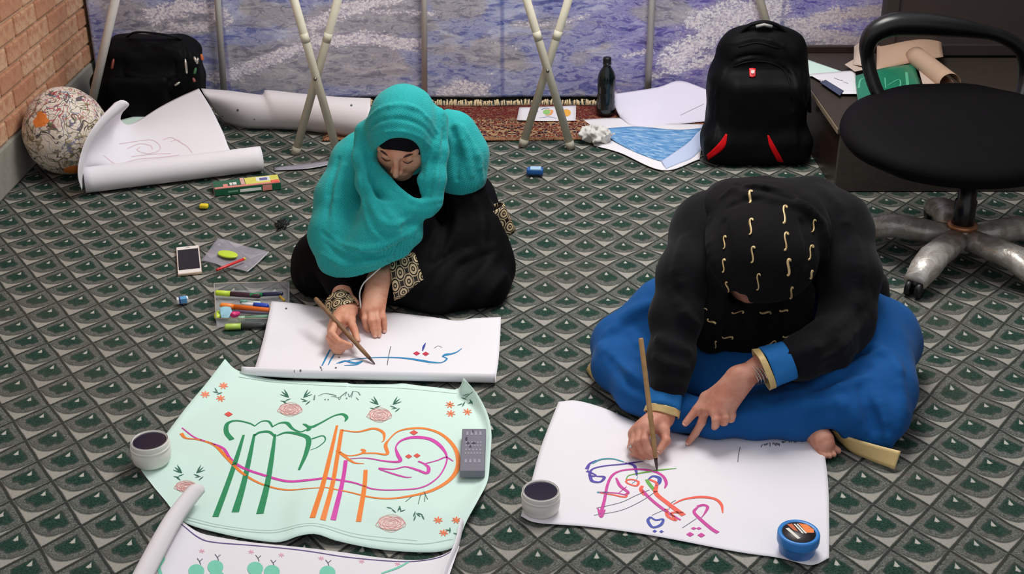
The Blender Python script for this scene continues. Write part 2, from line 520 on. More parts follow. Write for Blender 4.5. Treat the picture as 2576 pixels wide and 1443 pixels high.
# ------------------------------------------------------------------ printed sea backdrop
def backdrop_mat():
    t = NT('printed_sea')
    c = t.coord(); x, y, z = t.sep(c)
    fo = t.n('ShaderNodeAttribute', attribute_name='foam').outputs['Fac']
    ol = t.n('ShaderNodeAttribute', attribute_name='sand').outputs['Fac']
    pu = t.n('ShaderNodeAttribute', attribute_name='violet').outputs['Fac']
    v = t.comb(x, t.mul(z, 3.0), 0.0)
    w0 = t.noise(t.mapping(v, rot=(0, 0, .10)), 2.6, 4, .6, dist=.8)
    w1 = t.noise(t.mapping(v, rot=(0, 0, .16)), 4.5, 7, .66, dist=1.0)
    w2 = t.noise(t.mapping(v, loc=(3, 1, 0), rot=(0, 0, -.14)), 13, 6, .68, dist=1.1)
    fine = t.noise(t.comb(x, t.mul(z, 1.3), .3), 95, 4, .75)
    m = t.add(t.add(t.mul(w1, .40), t.mul(w2, .45)), t.mul(fine, .15))
    blue = t.ramp(m, [(.36, (78, 82, 140)), (.44, (116, 124, 182)), (.51, (156, 162, 202)), (.59, (192, 198, 222)), (.68, (232, 230, 238))])
    vio = t.ramp(m, [(.36, (62, 52, 126)), (.44, (100, 90, 170)), (.51, (134, 126, 194)), (.59, (176, 168, 210)), (.68, (228, 220, 232))])
    sand = t.ramp(m, [(.36, (112, 110, 124)), (.45, (150, 146, 150)), (.54, (178, 172, 172)), (.68, (226, 216, 220))])
    col = t.mix(t.step(t.add(pu, t.mul(t.sub(w0, .5), .8)), .25, .8), blue, vio)
    om = t.step(t.add(t.mul(ol, .9), t.mul(t.sub(w0, .5), 2.2)), .02, .5)
    col = t.mix(t.mul(om, .85), col, sand)
    rid = t.sub(1.0, t.math('ABSOLUTE', t.sub(t.mul(w2, 2.0), 1.0)))
    col = t.mix(t.mul(t.step(rid, .90, .995), .35), col, lin((222, 220, 234)))
    rid2 = t.sub(1.0, t.math('ABSOLUTE', t.sub(t.mul(w1, 2.0), 1.0)))
    col = t.mix(t.mul(t.step(rid2, .93, .99), .14), col, lin((78, 74, 128)))
    fm = t.add(t.add(fo, t.mul(t.sub(fine, .5), 2.2)), t.mul(t.sub(w2, .5), 1.8))
    foam = t.step(fm, .40, .72)
    fcol = t.mix(t.step(fine, .35, .65), lin((184, 174, 196)), lin((255, 248, 250)))
    fcol = t.mix(t.mul(t.step(x, 1.0, 1.5), .5), fcol, lin((176, 146, 142)))
    col = t.mix(t.mul(t.step(fo, .12, .6), .5), col, lin((176, 168, 186)))
    col = t.mix(foam, col, fcol)
    spk = t.mul(t.step(t.voro(t.comb(x, z, 0), 90, 'F1', 'Distance'), .14, .08), t.step(w1, .56, .64))
    col = t.mix(t.mul(spk, .9), col, lin((246, 238, 236)))
    seam = t.step(t.math('ABSOLUTE', t.sub(t.math('FRACT', t.add(t.mul(x, 0.8547), 0.535)), 0.5)), 0.012, 0.002)
    col = t.mix(t.mul(seam, 0.45), col, lin((40, 52, 140)))
    t.bump(t.noise(c, 6, 2), 0.25, 0.02)
    return t.done(col, 0.45, 0, 0.35)
def build_backdrop():
    def bx(u, v):
        p = spotY(u, v, YB); return np.array([p.x, p.z])
    foam_l = [([(540, 198), (640, 166), (720, 132), (800, 106), (900, 95), (1000, 108), (1045, 112)], 12, 1.0),
              ([(380, 40), (430, 30), (480, 10), (540, 26), (560, 50)], 16, .85), ([(430, 62), (480, 75), (530, 60)], 7, .8),
              ([(480, 60), (505, 70)], 5, .9), ([(395, 80), (520, 75)], 5, .55),
              ([(790, 62), (860, 28), (920, 12), (1000, -10)], 14, .9), ([(940, 30), (1020, 30), (1090, 35)], 6, .6),
              ([(1110, 245), (1165, 218), (1215, 228)], 15, .9), ([(1110, 225), (1200, 210)], 6, .6),
              ([(1300, 60), (1400, 62), (1480, 40)], 5, .5), ([(1240, 100), (1320, 130)], 5, .35),
              ([(1690, 150), (1760, 110), (1800, 62), (1880, 30), (1950, 25)], 26, .95), ([(1740, 60), (1780, 30), (1850, 5)], 14, .8),
              ([(1960, 90), (2020, 60), (2100, 40), (2230, 28)], 14, .9), ([(1990, 70), (2060, 90), (2140, 100), (2230, 118)], 16, .85),
              ([(2050, 120), (2130, 122), (2220, 128)], 12, .85), ([(1640, 190), (1700, 175), (1790, 150)], 10, .75), ([(1570, 140), (1640, 128)], 5, .7),
              ([(1480, 250), (1560, 228)], 4, .5), ([(900, 240), (960, 235)], 4, .4)]
    sand_l = [([(600, 175), (720, 165), (850, 150), (960, 140)], 34, 1.0), ([(300, 40), (400, 55), (520, 52)], 30, .75), ([(640, 20), (720, 40)], 30, .7),
              ([(800, 60), (900, 50), (1040, 55)], 34, .85), ([(1080, 120), (1200, 130), (1290, 150)], 24, .6), ([(1110, 20), (1180, 10)], 22, .7),
              ([(1290, 60), (1420, 70)], 16, .5), ([(1450, 150), (1520, 120)], 14, .55), ([(1640, 40), (1700, 30)], 20, .6), ([(1980, 85), (2060, 110)], 24, .8),
              ([(870, 20), (950, 60)], 22, .5), ([(1380, 230), (1460, 240)], 12, .4)]
    xs, zs = np.linspace(XL + 0.02, spotY(2233, 60, YB).x, 330), np.linspace(0.02, 1.3, 128)
    Xg, Zg = np.meshgrid(xs, zs)
    def field(lst):
        acc = np.zeros_like(Xg)
        for pts, w, s in lst:
            P = np.array([bx(*p) for p in pts]); wr = w * 1.5 * 5.35 / F_PX
            best = np.full(Xg.shape, 9.0)
            for a, b in zip(P[:-1], P[1:]):
                ab = b - a; tt = np.clip(((Xg - a[0]) * ab[0] + (Zg - a[1]) * ab[1]) / (ab @ ab), 0, 1)
                best = np.minimum(best, np.hypot(Xg - a[0] - tt * ab[0], Zg - a[1] - tt * ab[1]))
            acc = np.maximum(acc, s * np.exp(-(best / wr) ** 2))
        return acc
    up = np.clip((Zg - 0.5) / 0.2, 0, 1)
    foam = field(foam_l) + up * 0.3 * (np.sin(7 * Xg + 9 * Zg) * np.sin(13 * Zg - 3 * Xg) > 0.3)
    sand = field(sand_l) + up * 0.4
    vio = np.clip((Xg + 0.35) / 1.3, 0, 1)
    Yg = YB + 0.004 * np.sin(9 * Xg) + 0.003 * np.sin(21 * Xg + 1)
    S = np.stack([Xg, Yg, Zg], 2)[::-1]
    V, Fc, uv = gridmesh(S)
    o = obj('sea_backdrop', V, Fc, backdrop_mat(), solid=0.002)
    for nm, A in (('foam', foam), ('sand', sand), ('violet', vio)):
        at = o.data.attributes.new(nm, 'FLOAT', 'POINT'); at.data.foreach_set('value', A[::-1].ravel().astype(np.float32))
    return tag(o, 'wide printed backdrop of blue violet sea waves hanging across the back', 'backdrop')
build_backdrop()

# ------------------------------------------------------------------ metal poles and crossed stands
steel = plain('dull_steel', (204, 200, 194), 0.45, 0.0, var=0.14, scale=30)
bright = plain('pale_metal_paint', (214, 208, 188), 0.5, 0.0, var=0.12, scale=30)
def line_at(u0, v0, u1, v1, Y, z0, z1):
    a, b = spotY(u0, v0, Y), spotY(u1, v1, Y)
    f = lambda z: a + (b - a) * ((z - a.z) / (b.z - a.z))
    return f(z0), f(z1)
for (u0, v0, u1, v1, r, lb) in ((548, 10, 563, 225, .014, 'thin grey upright pole standing behind the black bag and white rolls'), (1067, 10, 1068, 200, .012, 'thin grey upright pole rising behind the teal headscarf'),
                                (1640, 10, 1630, 220, .014, 'thin grey upright pole behind the loose white sheets'), (1912, 0, 1926, 50, .017, 'pale upright pole rising behind the tall black backpack')):
    a, b = line_at(u0, v0, u1, v1, YB - 0.035, 0.0, 1.25)
    t_ = thing('backdrop_pole', lb, 'pole', a, 'upright poles in front of the backdrop')
    obj('tube', *tube([a, b], r, 12), steel if r < .016 else bright, t_)
    obj('foot_cap', *tube([a, a + Vector((0, 0, 0.02))], r + .003, 12), plain('grey_rubber', (90, 88, 84), 0.8), t_)
    obj('joint_sleeve', *tube([a + (b - a) * .62, a + (b - a) * .66], r + .002, 12), steel, t_)
def crossed_stand(legs, lb):
    feet = [spot(u1, v1) for (_, u1, v1) in legs]
    Y = sum(p.y for p in feet) / 2
    root = thing('crossed_stand', lb, 'stand', (feet[0] + feet[1]) / 2, 'crossed tube stands')
    tops = []
    for i, ((u0, u1, v1), ft) in enumerate(zip(legs, feet)):
        yy = Y + (0.013 if i else -0.013)
        a = Vector((ft.x, yy, 0.0)); q = spotY(u0, 0, yy)
        top = a + (q - a) * (0.86 / q.z)
        l = obj('leg', *tube([a, top], 0.0155, 14), bright, root)
        obj('foot_cap', *tube([a, a + (top - a).normalized() * 0.03], 0.0172, 14), plain('worn_foot_cap', (172, 166, 150), 0.6), l)
        m = a + (q - a) * 0.74
        obj('collar', *tube([m, m + (q - a).normalized() * 0.035], 0.0160, 14), bright, l)
        tops.append((a, q, top))
    (a, q, _), (b, p, _) = tops
    # bolt where the two tubes cross
    tt = (b.x - a.x) / ((q.x - a.x) - (p.x - b.x) * (q.z / p.z) + 1e-9)
    cx = a + (q - a) * tt
    obj('pivot_bolt', *tube([cx + Vector((0, -0.03, 0)), cx + Vector((0, 0.05, 0))], 0.006, 10), plain('bolt', (120, 116, 108), 0.4, 0.8), root)
    c = (tops[0][2] + tops[1][2]) / 2
    obj('top_bar', *tube([tops[0][2] + Vector((0.02, 0, 0)), tops[1][2] - Vector((0.02, 0, 0))], 0.0155, 12), bright, root)
crossed_stand(((740, 852, 392), (850, 742, 388)), 'crossed pale metal stand standing left of the teal headscarf')
crossed_stand(((1325, 1437, 374), (1430, 1314, 366)), 'crossed pale metal stand with its feet at the red rug edge')
_f = spot(213, 338); _q = spotY(290, 0, _f.y)
_t = thing('leaning_pole', 'slanted grey metal pole in front of the black bag by bricks', 'pole', _f)
obj('tube', *tube([_f, _f + (_q - _f) * 1.5], 0.0165, 14), steel, _t)
obj('foot_cap', *tube([_f, _f + (_q - _f) * 0.05], 0.0185, 14), plain('dark_rubber_cap', (70, 68, 66), 0.8), _t)

# ------------------------------------------------------------------ low platform and dark panel on the right
wood = NT('dark_platform_wood'); _c = wood.coord()
_n = wood.noise(wood.mapping(_c, sc=(1, 1, 12)), 5, 5, 0.6)
wood_m = wood.done(wood.mix(_n, lin((26, 18, 16)), lin((58, 42, 34))), 0.35, 0, 0.5)
top_m = plain('grey_platform_cloth', (62, 56, 50), 0.9, scale=60, var=0.25, bump=0.5)
pf = thing('low_platform', 'low dark wooden platform behind the office chair', 'platform', (1.9, 4.7, 0))
bobj('side_panel', rbox((0.02, 0.94, 0.215), 0.003, M=TRS((1.16, 4.71, 0.1075))), wood_m, pf)
bobj('front_panel', rbox((1.42, 0.02, 0.215), 0.003, M=TRS((1.86, 4.235, 0.1075))), top_m, pf)
bobj('top_board', rbox((1.44, 0.97, 0.02), 0.005, M=TRS((1.86, 4.71, 0.226))), plain('platform_top', (56, 46, 38), 0.6, scale=25, var=0.25), pf)
bobj('edge_strip', rbox((0.016, 0.95, 0.022), 0.004, M=TRS((1.146, 4.71, 0.222))), plain('worn_edge', (140, 124, 104), 0.5, scale=60, var=0.3), pf)
bobj('back_rail', rbox((1.2, 0.03, 0.03), 0.004, M=TRS((1.75, 5.19, 0.25))), wood_m, pf)
pn = thing('dark_partition', 'dark grey brown fabric partition at the right end of backdrop', 'partition', (1.95, 5.1, 0.24))
bobj('fabric_panel', rbox((0.98, 0.03, 1.0), 0.004, M=TRS((2.02, 5.13, 0.74))), fabric('partition_fabric', (66, 58, 56), weave=500), pn)
bobj('frame_post', rbox((0.06, 0.05, 1.02), 0.006, M=TRS((1.535, 5.125, 0.75))), plain('partition_frame', (52, 44, 42), 0.6), pn)
bobj('frame_rail', rbox((1.0, 0.05, 0.05), 0.006, M=TRS((2.03, 5.125, 0.27))), plain('partition_rail', (48, 40, 38), 0.6), pn)

# ------------------------------------------------------------------ red rug strip with pale fringe
def rug_mat():
    t = NT('red_rug'); c = t.coord(); x, y, z = t.sep(c)
    v = t.comb(t.math('ABSOLUTE', t.sub(t.math('FRACT', t.mul(x, 2.6)), 0.5)), t.mul(y, 2.6), 0.0)
    d = t.voro(v, 24, 'F1', 'Color'); e = t.voro(v, 24, 'DISTANCE_TO_EDGE', 'Distance')
    r = t.sep(d)[0]; n = t.noise(c, 150, 3, 0.7); m = t.noise(v, 24, 4, 0.7, dist=2.0)
    col = t.ramp(r, [(0.0, (96, 28, 30)), (0.22, (128, 44, 36)), (0.4, (44, 30, 52)), (0.52, (110, 36, 32)), (0.66, (202, 162, 116)), (0.78, (150, 64, 36)), (0.9, (60, 40, 50))], 'CONSTANT')
    col = t.mix(t.step(e, 0.08, 0.03), col, lin((206, 178, 138)))
    col = t.mix(t.step(m, 0.55, 0.62), col, lin((92, 30, 34)))
    col = t.mix(t.step(m, 0.36, 0.30), col, lin((214, 190, 152)))
    border = t.step(y, 4.80, 4.78)
    bcol = t.ramp(m, [(0.3, (70, 30, 26)), (0.42, (150, 84, 52)), (0.5, (204, 172, 130)), (0.56, (116, 44, 36)), (0.7, (50, 28, 30))])
    col = t.mix(t.mul(border, 0.8), col, bcol)
    far = t.step(y, 5.0, 5.03)
    col = t.mix(t.mul(far, 0.7), col, lin((116, 34, 34)))
    col = t.mix(t.add(t.mul(n, 0.3), .12), col, lin((58, 28, 30)))
    t.bump(n, 0.6, 0.004)
    return t.done(col, 0.95, 0, 0.1)
rg = thing('red_rug', 'red patterned rug strip with pale fringe lying under the backdrop', 'rug', (0.2, 4.9, 0))
y0, y1 = spot(1300, 354).y, spot(1300, 268).y
xs, ys = np.linspace(-0.75, 0.95, 60), np.linspace(y0, y1, 24)
Xg, Yg = np.meshgrid(xs, ys)
S = np.stack([Xg, Yg + 0.006 * np.sin(9 * Xg), 0.006 + 0.0015 * np.sin(14 * Xg + 6 * Yg)], 2)[::-1]
V, Fc, _ = gridmesh(S)
obj('pile', V, Fc, rug_mat(), rg, solid=0.006)
fr = []
for i in range(230):
    x = -0.75 + 1.7 * i / 229 + random.uniform(-.003, .003)
    p = Vector((x, y1 - 0.004 + 0.006 * math.sin(9 * x), 0.007)); L = random.uniform(.012, .03)
    fr.append(tube([p, p + Vector((random.uniform(-.006, .006), L * .6, 0.010 + L * .35)), p + Vector((random.uniform(-.012, .012), L, random.uniform(.004, .014)))], [.003, .0034, .002], 5))
o = obj('fringe', *mergeg(fr), plain('cream_fringe', (222, 200, 160), 0.95), rg); o['kind'] = 'stuff'
# ================================================================== THE TWO PEOPLE
def skin_mat(name, rgb, dark):
    t = NT(name); c = t.coord()
    n = t.noise(c, 26, 4, 0.6); f = t.noise(c, 380, 2)
    col = t.mix(t.step(n, 0.35, 0.72), lin(rgb), lin(dark))
    t.bump(f, 0.12, 0.001)
    return t.done(col, 0.55, 0, 0.35, Subsurface_Weight=0.08)
skin1 = skin_mat('skin_fair', (222, 164, 136), (204, 136, 108))
skin2 = skin_mat('skin_warm', (208, 150, 128), (190, 124, 102))
nail_m = plain('nail', (226, 176, 160), 0.3, var=0.05)
brow_m = plain('eyebrow', (70, 42, 34), 0.9)
lip_m = plain('lips', (176, 92, 84), 0.5)

def finger_chain(F, pts, r0, r1, k=0.006):
    P = [Vector(p) for p in pts]
    n = len(P); R = [r0 + (r1 - r0) * i / (n - 1) for i in range(n)]
    R = [r * (1.08 if 0 < i < n - 1 else 1.0) for i, r in enumerate(R)]
    return F.chain(P, R, 0.003)
def hand(wrist, forearm, fingers, thumb, palm_r=0.020, h=0.0022, fr=(0.0092, 0.0070)):
    """one continuous hand: forearm stub, palm, four fingers and a thumb; joints are world points"""
    allp = [Vector(p) for p in [wrist, forearm] + [q for f in fingers for q in f] + list(thumb)]
    lo = [min(p[k] for p in allp) - 0.04 for k in range(3)]; hi = [max(p[k] for p in allp) + 0.04 for k in range(3)]
    F = Field(lo, hi, h)
    W = Vector(wrist)
    F.add(F.chain([Vector(forearm), W], [0.031, 0.0235]))
    kn = [Vector(f[0]) for f in fingers]
    wn = len(kn)
    across = (kn[0] - kn[-1]).normalized()
    for i, kk in enumerate(kn):                                   # metacarpals make the palm
        base = W + across * (0.014 - 0.0095 * i)
        F.add(F.cone(base, kk, palm_r * 0.98, 0.0125), 0.018)
    mid = (kn[0] + kn[-1]) / 2
    F.add(F.cone(W, W.lerp(mid, 0.75), 0.021, 0.018), 0.02)
    for f in fingers:
        F.add(finger_chain(F, f, fr[0] * 1.05, fr[1]), 0.006)
    F.add(F.cone(W.lerp(Vector(thumb[0]), 0.35), thumb[0], 0.018, 0.0145), 0.016)   # ball of the thumb
    F.add(finger_chain(F, thumb, 0.0118, 0.0082), 0.010)
    return F.mesh()
def nails(fingers, updir, r=0.0062):
    parts = []
    for f in fingers:
        a, b = Vector(f[-2]), Vector(f[-1])
        t = (b - a).normalized(); n = Vector(updir); n = (n - t * n.dot(t)).normalized(); s = t.cross(n)
        c = b + n * 0.0052 + t * 0.001
        V, Fc = [], []
        for i in range(5):
            for j in range(5):
                x, y = (i / 4 - .5) * 2, (j / 4 - .5) * 2
                V.append(c + t * (x * 0.0062) + s * (y * 0.0048 * (1 - 0.25 * x * x)) + n * (0.0018 * (1 - y * y)))
        Fc = [(i * 5 + j, i * 5 + j + 1, (i + 1) * 5 + j + 1, (i + 1) * 5 + j) for i in range(4) for j in range(4)]
        parts.append((V, Fc))
    return parts
def body_obj(pieces, nail_parts, skin, parent, extra=None):
    V, Fc = mergeg(pieces); nf = len(Fc)
    V2, F2 = mergeg([(V, Fc)] + nail_parts)
    o = obj('body', V2, F2, [skin, nail_m], parent)
    idx = np.zeros(len(F2), dtype=np.int32); idx[nf:] = 1
    o.data.polygons.foreach_set('material_index', idx)
    return o
def mesh_obj(name, F, mat, parent, label=None):
    V, Fc = F.mesh(); return obj(name, V, Fc, mat, parent, label=label)

def gold_circles():
    t = NT('gold_circle_brocade'); uv = t.coord('UV'); x, y, _ = t.sep(uv)
    best = None; col = None
    def rings(ox, oy):
        fx, fy = t.sub(t.math('FRACT', t.add(x, ox)), .5), t.sub(t.math('FRACT', t.add(y, oy)), .5)
        return t.math('SQRT', t.add(t.mul(fx, fx), t.mul(fy, fy)))
    d = t.math('MINIMUM', rings(0, 0), t.add(rings(.5, .5), 0.0))
    r = t.math('FRACT', t.mul(d, 5.2))
    ring = t.step(t.math('ABSOLUTE', t.sub(r, .5)), .14, .24)
    inside = t.step(d, .40, .34)
    n = t.noise(t.coord(), 260, 2)
    gold = t.mix(n, lin((186, 152, 104)), lin((240, 222, 182)))
    c = t.mix(t.mul(ring, inside), lin((30, 20, 16)), gold)
    t.bump(t.mul(ring, inside), .5, .002)
    return t.done(c, .45, 0.25, .5)
brocade = gold_circles()
gold_trim = plain('gold_trim', (206, 178, 120), 0.5, 0.1, var=0.15, scale=200)

def cuff(name, a, b, ra, rb, mat, parent, flat=1.0, seg=40, rows=8, tilt=None, side=None, reps=(5, 1.6), wall=0.003, wav=0.0):
    """open sleeve end from a to b, elliptical section (flat along 'side')"""
    a, b = Vector(a), Vector(b); t = (b - a).normalized()
    s = Vector(side) if side is not None else Vector((0, 0, 1)); s = (s - t * s.dot(t)).normalized(); q = t.cross(s)
    V, uv = [], []
    for i in range(rows + 1):
        f = i / rows; r = ra + (rb - ra) * f
        for k in range(seg + 1):
            w = 2 * PI * k / seg
            off = Vector((0, 0, 0))
            if tilt is not None: off = t * (tilt * math.cos(w) * f)
            rr = r * (1 + wav * f * math.sin(5 * w + 1))
            V.append(a + (b - a) * f + q * (math.cos(w) * rr) + s * (math.sin(w) * rr * flat) + off)
            uv.append((k / seg * reps[0], f * reps[1]))
    n = seg + 1
    Fc = [(i * n + k, i * n + k + 1, (i + 1) * n + k + 1, (i + 1) * n + k) for i in range(rows) for k in range(seg)]
    return obj(name, V, Fc, mat, parent, uv=uv, solid=wall)

def head_axes(pitch, yaw, roll=0.0):
    f = Vector((math.sin(yaw) * math.cos(pitch), -math.cos(yaw) * math.cos(pitch), -math.sin(pitch)))
    r = Vector((math.cos(yaw), math.sin(yaw), 0)); u = r.cross(f); u = -u if u.z < 0 else u
    if roll:
        M = Matrix.Rotation(roll, 3, f); r, u = M @ r, M @ u
    return r, f, u
def head_piece(c, ax, h=0.0026):
    r, f, u = ax
    L = lambda x, y, z: c + r * x + f * y + u * z
    ext = Vector((.16, .16, .16))
    F = Field(c - ext, c + ext, h)
    F.add(F.ell(L(0, -.012, .035), (.074, .094, .085), ax))                    # skull
    F.add(F.ell(L(0, .018, -.02), (.064, .072, .092), ax), .03)                # face mass
    F.add(F.ell(L(0, .058, -.088), (.026, .022, .022), ax), .04)               # chin
    F.add(F.ell(L(-.04, .048, -.03), (.024, .026, .026), ax), .03)             # cheeks
    F.add(F.ell(L(.04, .048, -.03), (.024, .026, .026), ax), .03)
    F.add(F.chain([L(-.048, .066, .022), L(-.018, .083, .024), L(.018, .083, .024), L(.048, .066, .022)], [.010, .011, .011, .010]), .016)   # brow
    for s in (-1, 1):
        F.cut(F.ell(L(s * .031, .089, .004), (.018, .015, .011), ax), .014)     # socket
        F.add(F.ell(L(s * .031, .073, .003), (.0145, .0125, .0118), ax), .004)  # lidded eyeball
        F.add(F.cone(L(s * .017, .0835, -.004), L(s * .045, .0745, -.006), .0025, .002), .004)   # lash line
    F.add(F.chain([L(0, .088, .018), L(0, .100, -.012), L(0, .113, -.034)], [.0075, .0080, .0092]), .010)   # nose bridge to tip
    for s in (-1, 1): F.add(F.ell(L(s * .0115, .098, -.036), (.0070, .010, .007), ax), .007)
    F.add(F.chain([L(-.022, .082, -.064), L(0, .091, -.061), L(.022, .082, -.064)], [.004, .006, .004]), .006)
    F.add(F.chain([L(-.018, .081, -.073), L(0, .088, -.074), L(.018, .081, -.073)], [.004, .0065, .004]), .006)
    for s in (-1, 1): F.add(F.ell(L(s * .075, -.012, -.005), (.010, .018, .030), ax), .008)   # ears
    F.add(F.cone(L(0, -.03, -.06), L(0, -.06, -.14), .052, .05), .03)          # neck
    return F.mesh()

# ------------------------------------------------------------------ person in the teal headscarf
p1 = thing('person', 'seated person in teal headscarf and black robe writing on white paper', 'person', (-0.3, 3.6, 0))
c1 = spotY(1012, 344, 3.43)
ax1 = head_axes(math.radians(30), math.radians(-9), math.radians(-5))
B = spotY                                                       # point of the photograph at a given distance
sh_r, sh_l = B(893, 395, 3.52), B(1150, 372, 3.58)              # shoulders (her right is on our left)
el_r, el_l = B(826, 650, 3.40), B(1188, 585, 3.50)
wr_r, wr_l = spot(878, 772, .048), spot(952, 702, .10)
hands1 = dict(
    r_f=[spots([(845, 812, .064), (834, 838, .060), (853, 858, .046), (883, 869, .030)]),
         spots([(838, 820, .052), (829, 848, .044), (848, 871, .032), (872, 874, .023)]),
         spots([(836, 829, .038), (831, 857, .030), (846, 877, .019), (862, 880, .014)]),
         spots([(840, 839, .025), (836, 867, .017), (845, 882, .012), (855, 885, .010)])],
    r_t=spots([(881, 803, .052), (890, 826, .050), (900, 856, .038)]),
    l_f=[spots([(920, 780, .058), (918, 803, .042), (921, 818, .026), (925, 830, .011)]),
         spots([(933, 779, .062), (934, 808, .044), (939, 828, .024), (943, 843, .010)]),
         spots([(946, 777, .061), (949, 806, .043), (952, 827, .024), (954, 842, .010)]),
         spots([(959, 773, .056), (964, 800, .040), (966, 816, .024), (967, 831, .010)])],
    l_t=spots([(925, 745, .066), (913, 772, .044), (911, 796, .022)]))
body_parts = []
body_parts.append(hand(wr_r, B(850, 715, 3.28), hands1['r_f'], hands1['r_t']))
body_parts.append(hand(wr_l, B(1010, 672, 3.36), hands1['l_f'], hands1['l_t']))
body_parts.append(head_piece(c1, ax1))
hip_l, hip_r = Vector((-.19, 3.76, .12)), Vector((-.41, 3.76, .12))
kn_l, kn_r = Vector((-.115, 3.50, .10)), Vector((-.575, 3.47, .085))
an_l, an_r = Vector((-.36, 3.42, .05)), Vector((-.26, 3.38, .05))
neck1 = c1 - ax1[1] * .06 - ax1[2] * .14
def trunk(F, g, hipl, hipr, mid, chest, shl, shr, nk, elbl, elbr, wl_, wr_, knl, knr, anl, anr):
    F.add(F.cone(hipl, hipr, .105 + g, .105 + g)); F.add(F.chain([(hipl + hipr) / 2, mid, chest], [.12 + g, .115 + g, .105 + g], .05), .06)
    F.add(F.cone(shl, shr, .055 + g, .055 + g), .08); F.add(F.cone(chest, nk, .07 + g, .05 + g), .04)
    for s_, e_, w_ in ((shl, elbl, wl_), (shr, elbr, wr_)):
        F.add(F.chain([s_, e_], [.048 + g, .038 + g]), .04); F.add(F.chain([e_, w_], [.038 + g, .025 + g]), .02)
    for h_, k_, a_ in ((hipl, knl, anl), (hipr, knr, anr)):
        F.add(F.cone(h_, k_, .070 + g, .052 + g), .04); F.add(F.cone(k_, a_, .05 + g, .034 + g), .03)
    return F
mid1, chest1 = Vector((-.29, 3.80, .29)), Vector((-.30, 3.64, .40))
F = Field((-.85, 3.1, -.02), (.2, 4.05, .75), .008)
trunk(F, -.012, hip_l, hip_r, mid1, chest1, sh_l, sh_r, neck1, el_l, el_r, wr_l, wr_r, kn_l, kn_r, an_l, an_r)
F.keep(-F.Z + .002)
body_parts.append(F.mesh())
body_obj(body_parts, nails([f for f in hands1['l_f']] + [hands1['r_t']], (0, -.4, 1)), skin1, p1)

# black robe: torso, sleeves and the skirt spread over crossed legs
robe_m = fabric('black_robe_cloth', (7, 6, 9), 0.75, weave=700, bump=0.2, var=0.35, sheen=0.0)
F = Field((-.9, 3.08, -.02), (.22, 4.1, .72), .0065)
F.add(F.cone(hip_l, hip_r, .15, .15)); F.add(F.chain([(hip_l + hip_r) / 2, mid1, chest1], [.16, .145, .115], .05), .05)
F.add(F.cone(sh_l + Vector((-.03, .02, -.04)), sh_r + Vector((.05, .04, -.06)), .06, .055), .05)
F.add(F.chain([sh_l + Vector((0, .02, -.02)), el_l, B(1090, 668, 3.42), B(1020, 690, 3.36)], [.064, .070, .060, .050], .03), .02)
F.add(F.chain([sh_r + Vector((.02, .03, -.05)), el_r, B(852, 712, 3.29)], [.05, .060, .044], .02), .03)
F.add(F.chain([hip_l, kn_l, an_l], [.125, .095, .07], .04), .05)
F.add(F.chain([hip_r, kn_r, an_r], [.12, .075, .06], .04), .06)
F.add(F.ell(B(1222, 600, 3.58), (.060, .10, .12)), .04)                         # hip on the right
F.add(F.chain([Vector((-.38, 3.40, .03)), Vector((-.22, 3.33, .03)), Vector((-.08, 3.36, .045)), Vector((-.045, 3.46, .05))], [.055, .062, .062, .055], .03), .06)   # skirt front
F.add(F.ell(Vector((-.57, 3.44, .05)), (.08, .085, .07)), .05)
F.add(F.ell(B(1225, 705, 3.48), (.055, .09, .07)), .04)
F.add(F.cone(B(1262, 690, 3.50), B(1272, 745, 3.46), .028, .020), .03)
F.add(F.chain([B(985, 510, 3.47), B(1010, 570, 3.44)], [.075, .085], .02), .05)       # chest under the scarf
for pts, rr in (([(1165, 640), (1110, 700), (1060, 760)], .012), ([(1250, 640), (1180, 720), (1110, 785)], .013), ([(1190, 490), (1215, 560), (1210, 630)], .011), ([(1140, 480), (1150, 560), (1120, 640)], .011),
                ([(1270, 690), (1230, 740), (1180, 790)], .011), ([(770, 690), (790, 725), (840, 755)], .012), ([(1060, 520), (1100, 580), (1090, 650)], .010), ([(1240, 620), (1150, 650), (1095, 690)], .010)):
    F.ridge(pts, rr, .02)
F.wob(.004, 30, .7)
F.keep(-F.Z + .003, .004)
robe = mesh_obj('robe', F, robe_m, p1)
cuff('cuff', spot(848, 757, .062), spot(874, 786, .050), .041, .036, brocade, robe, flat=.85, reps=(5, 1.6), side=(0, -.6, .8))
cuff('cuff', B(1056, 678, 3.345), B(985, 700, 3.325), .056, .062, brocade, robe, flat=.62, reps=(6, 2.2), side=(0, -.8, .6), tilt=-.012)
# brocade patch at the back of the far sleeve
pt = [B(1228, 512, 3.515), B(1262, 530, 3.53), B(1284, 560, 3.55), B(1283, 605, 3.55), B(1240, 572, 3.50)]
F = Field(B(1255, 560, 3.54) - Vector((.07, .07, .07)), B(1255, 560, 3.54) + Vector((.07, .07, .07)), .003)
cuff('sleeve_brocade', B(1238, 524, 3.535), B(1270, 590, 3.535), .036, .034, brocade, robe, flat=.7, reps=(4, 2), side=(0, -1, .3))

# under-scarf band round the forehead
r1, f1, u1 = ax1
L1 = lambda x, y, z: c1 + r1 * x + f1 * y + u1 * z
F = Field(c1 - Vector((.16,) * 3), c1 + Vector((.16,) * 3), .003)
F.add(F.ell(L1(0, -.010, .036), (.079, .099, .090), ax1))
F.add(F.ell(L1(0, .018, -.02), (.068, .071, .095), ax1), .03)
F.cut(F.ell(L1(.0, .10, -.056), (.080, .09, .102), ax1), .005)
mesh_obj('under_scarf', F, fabric('black_jersey', (16, 14, 20), 0.85, var=0.3), p1)

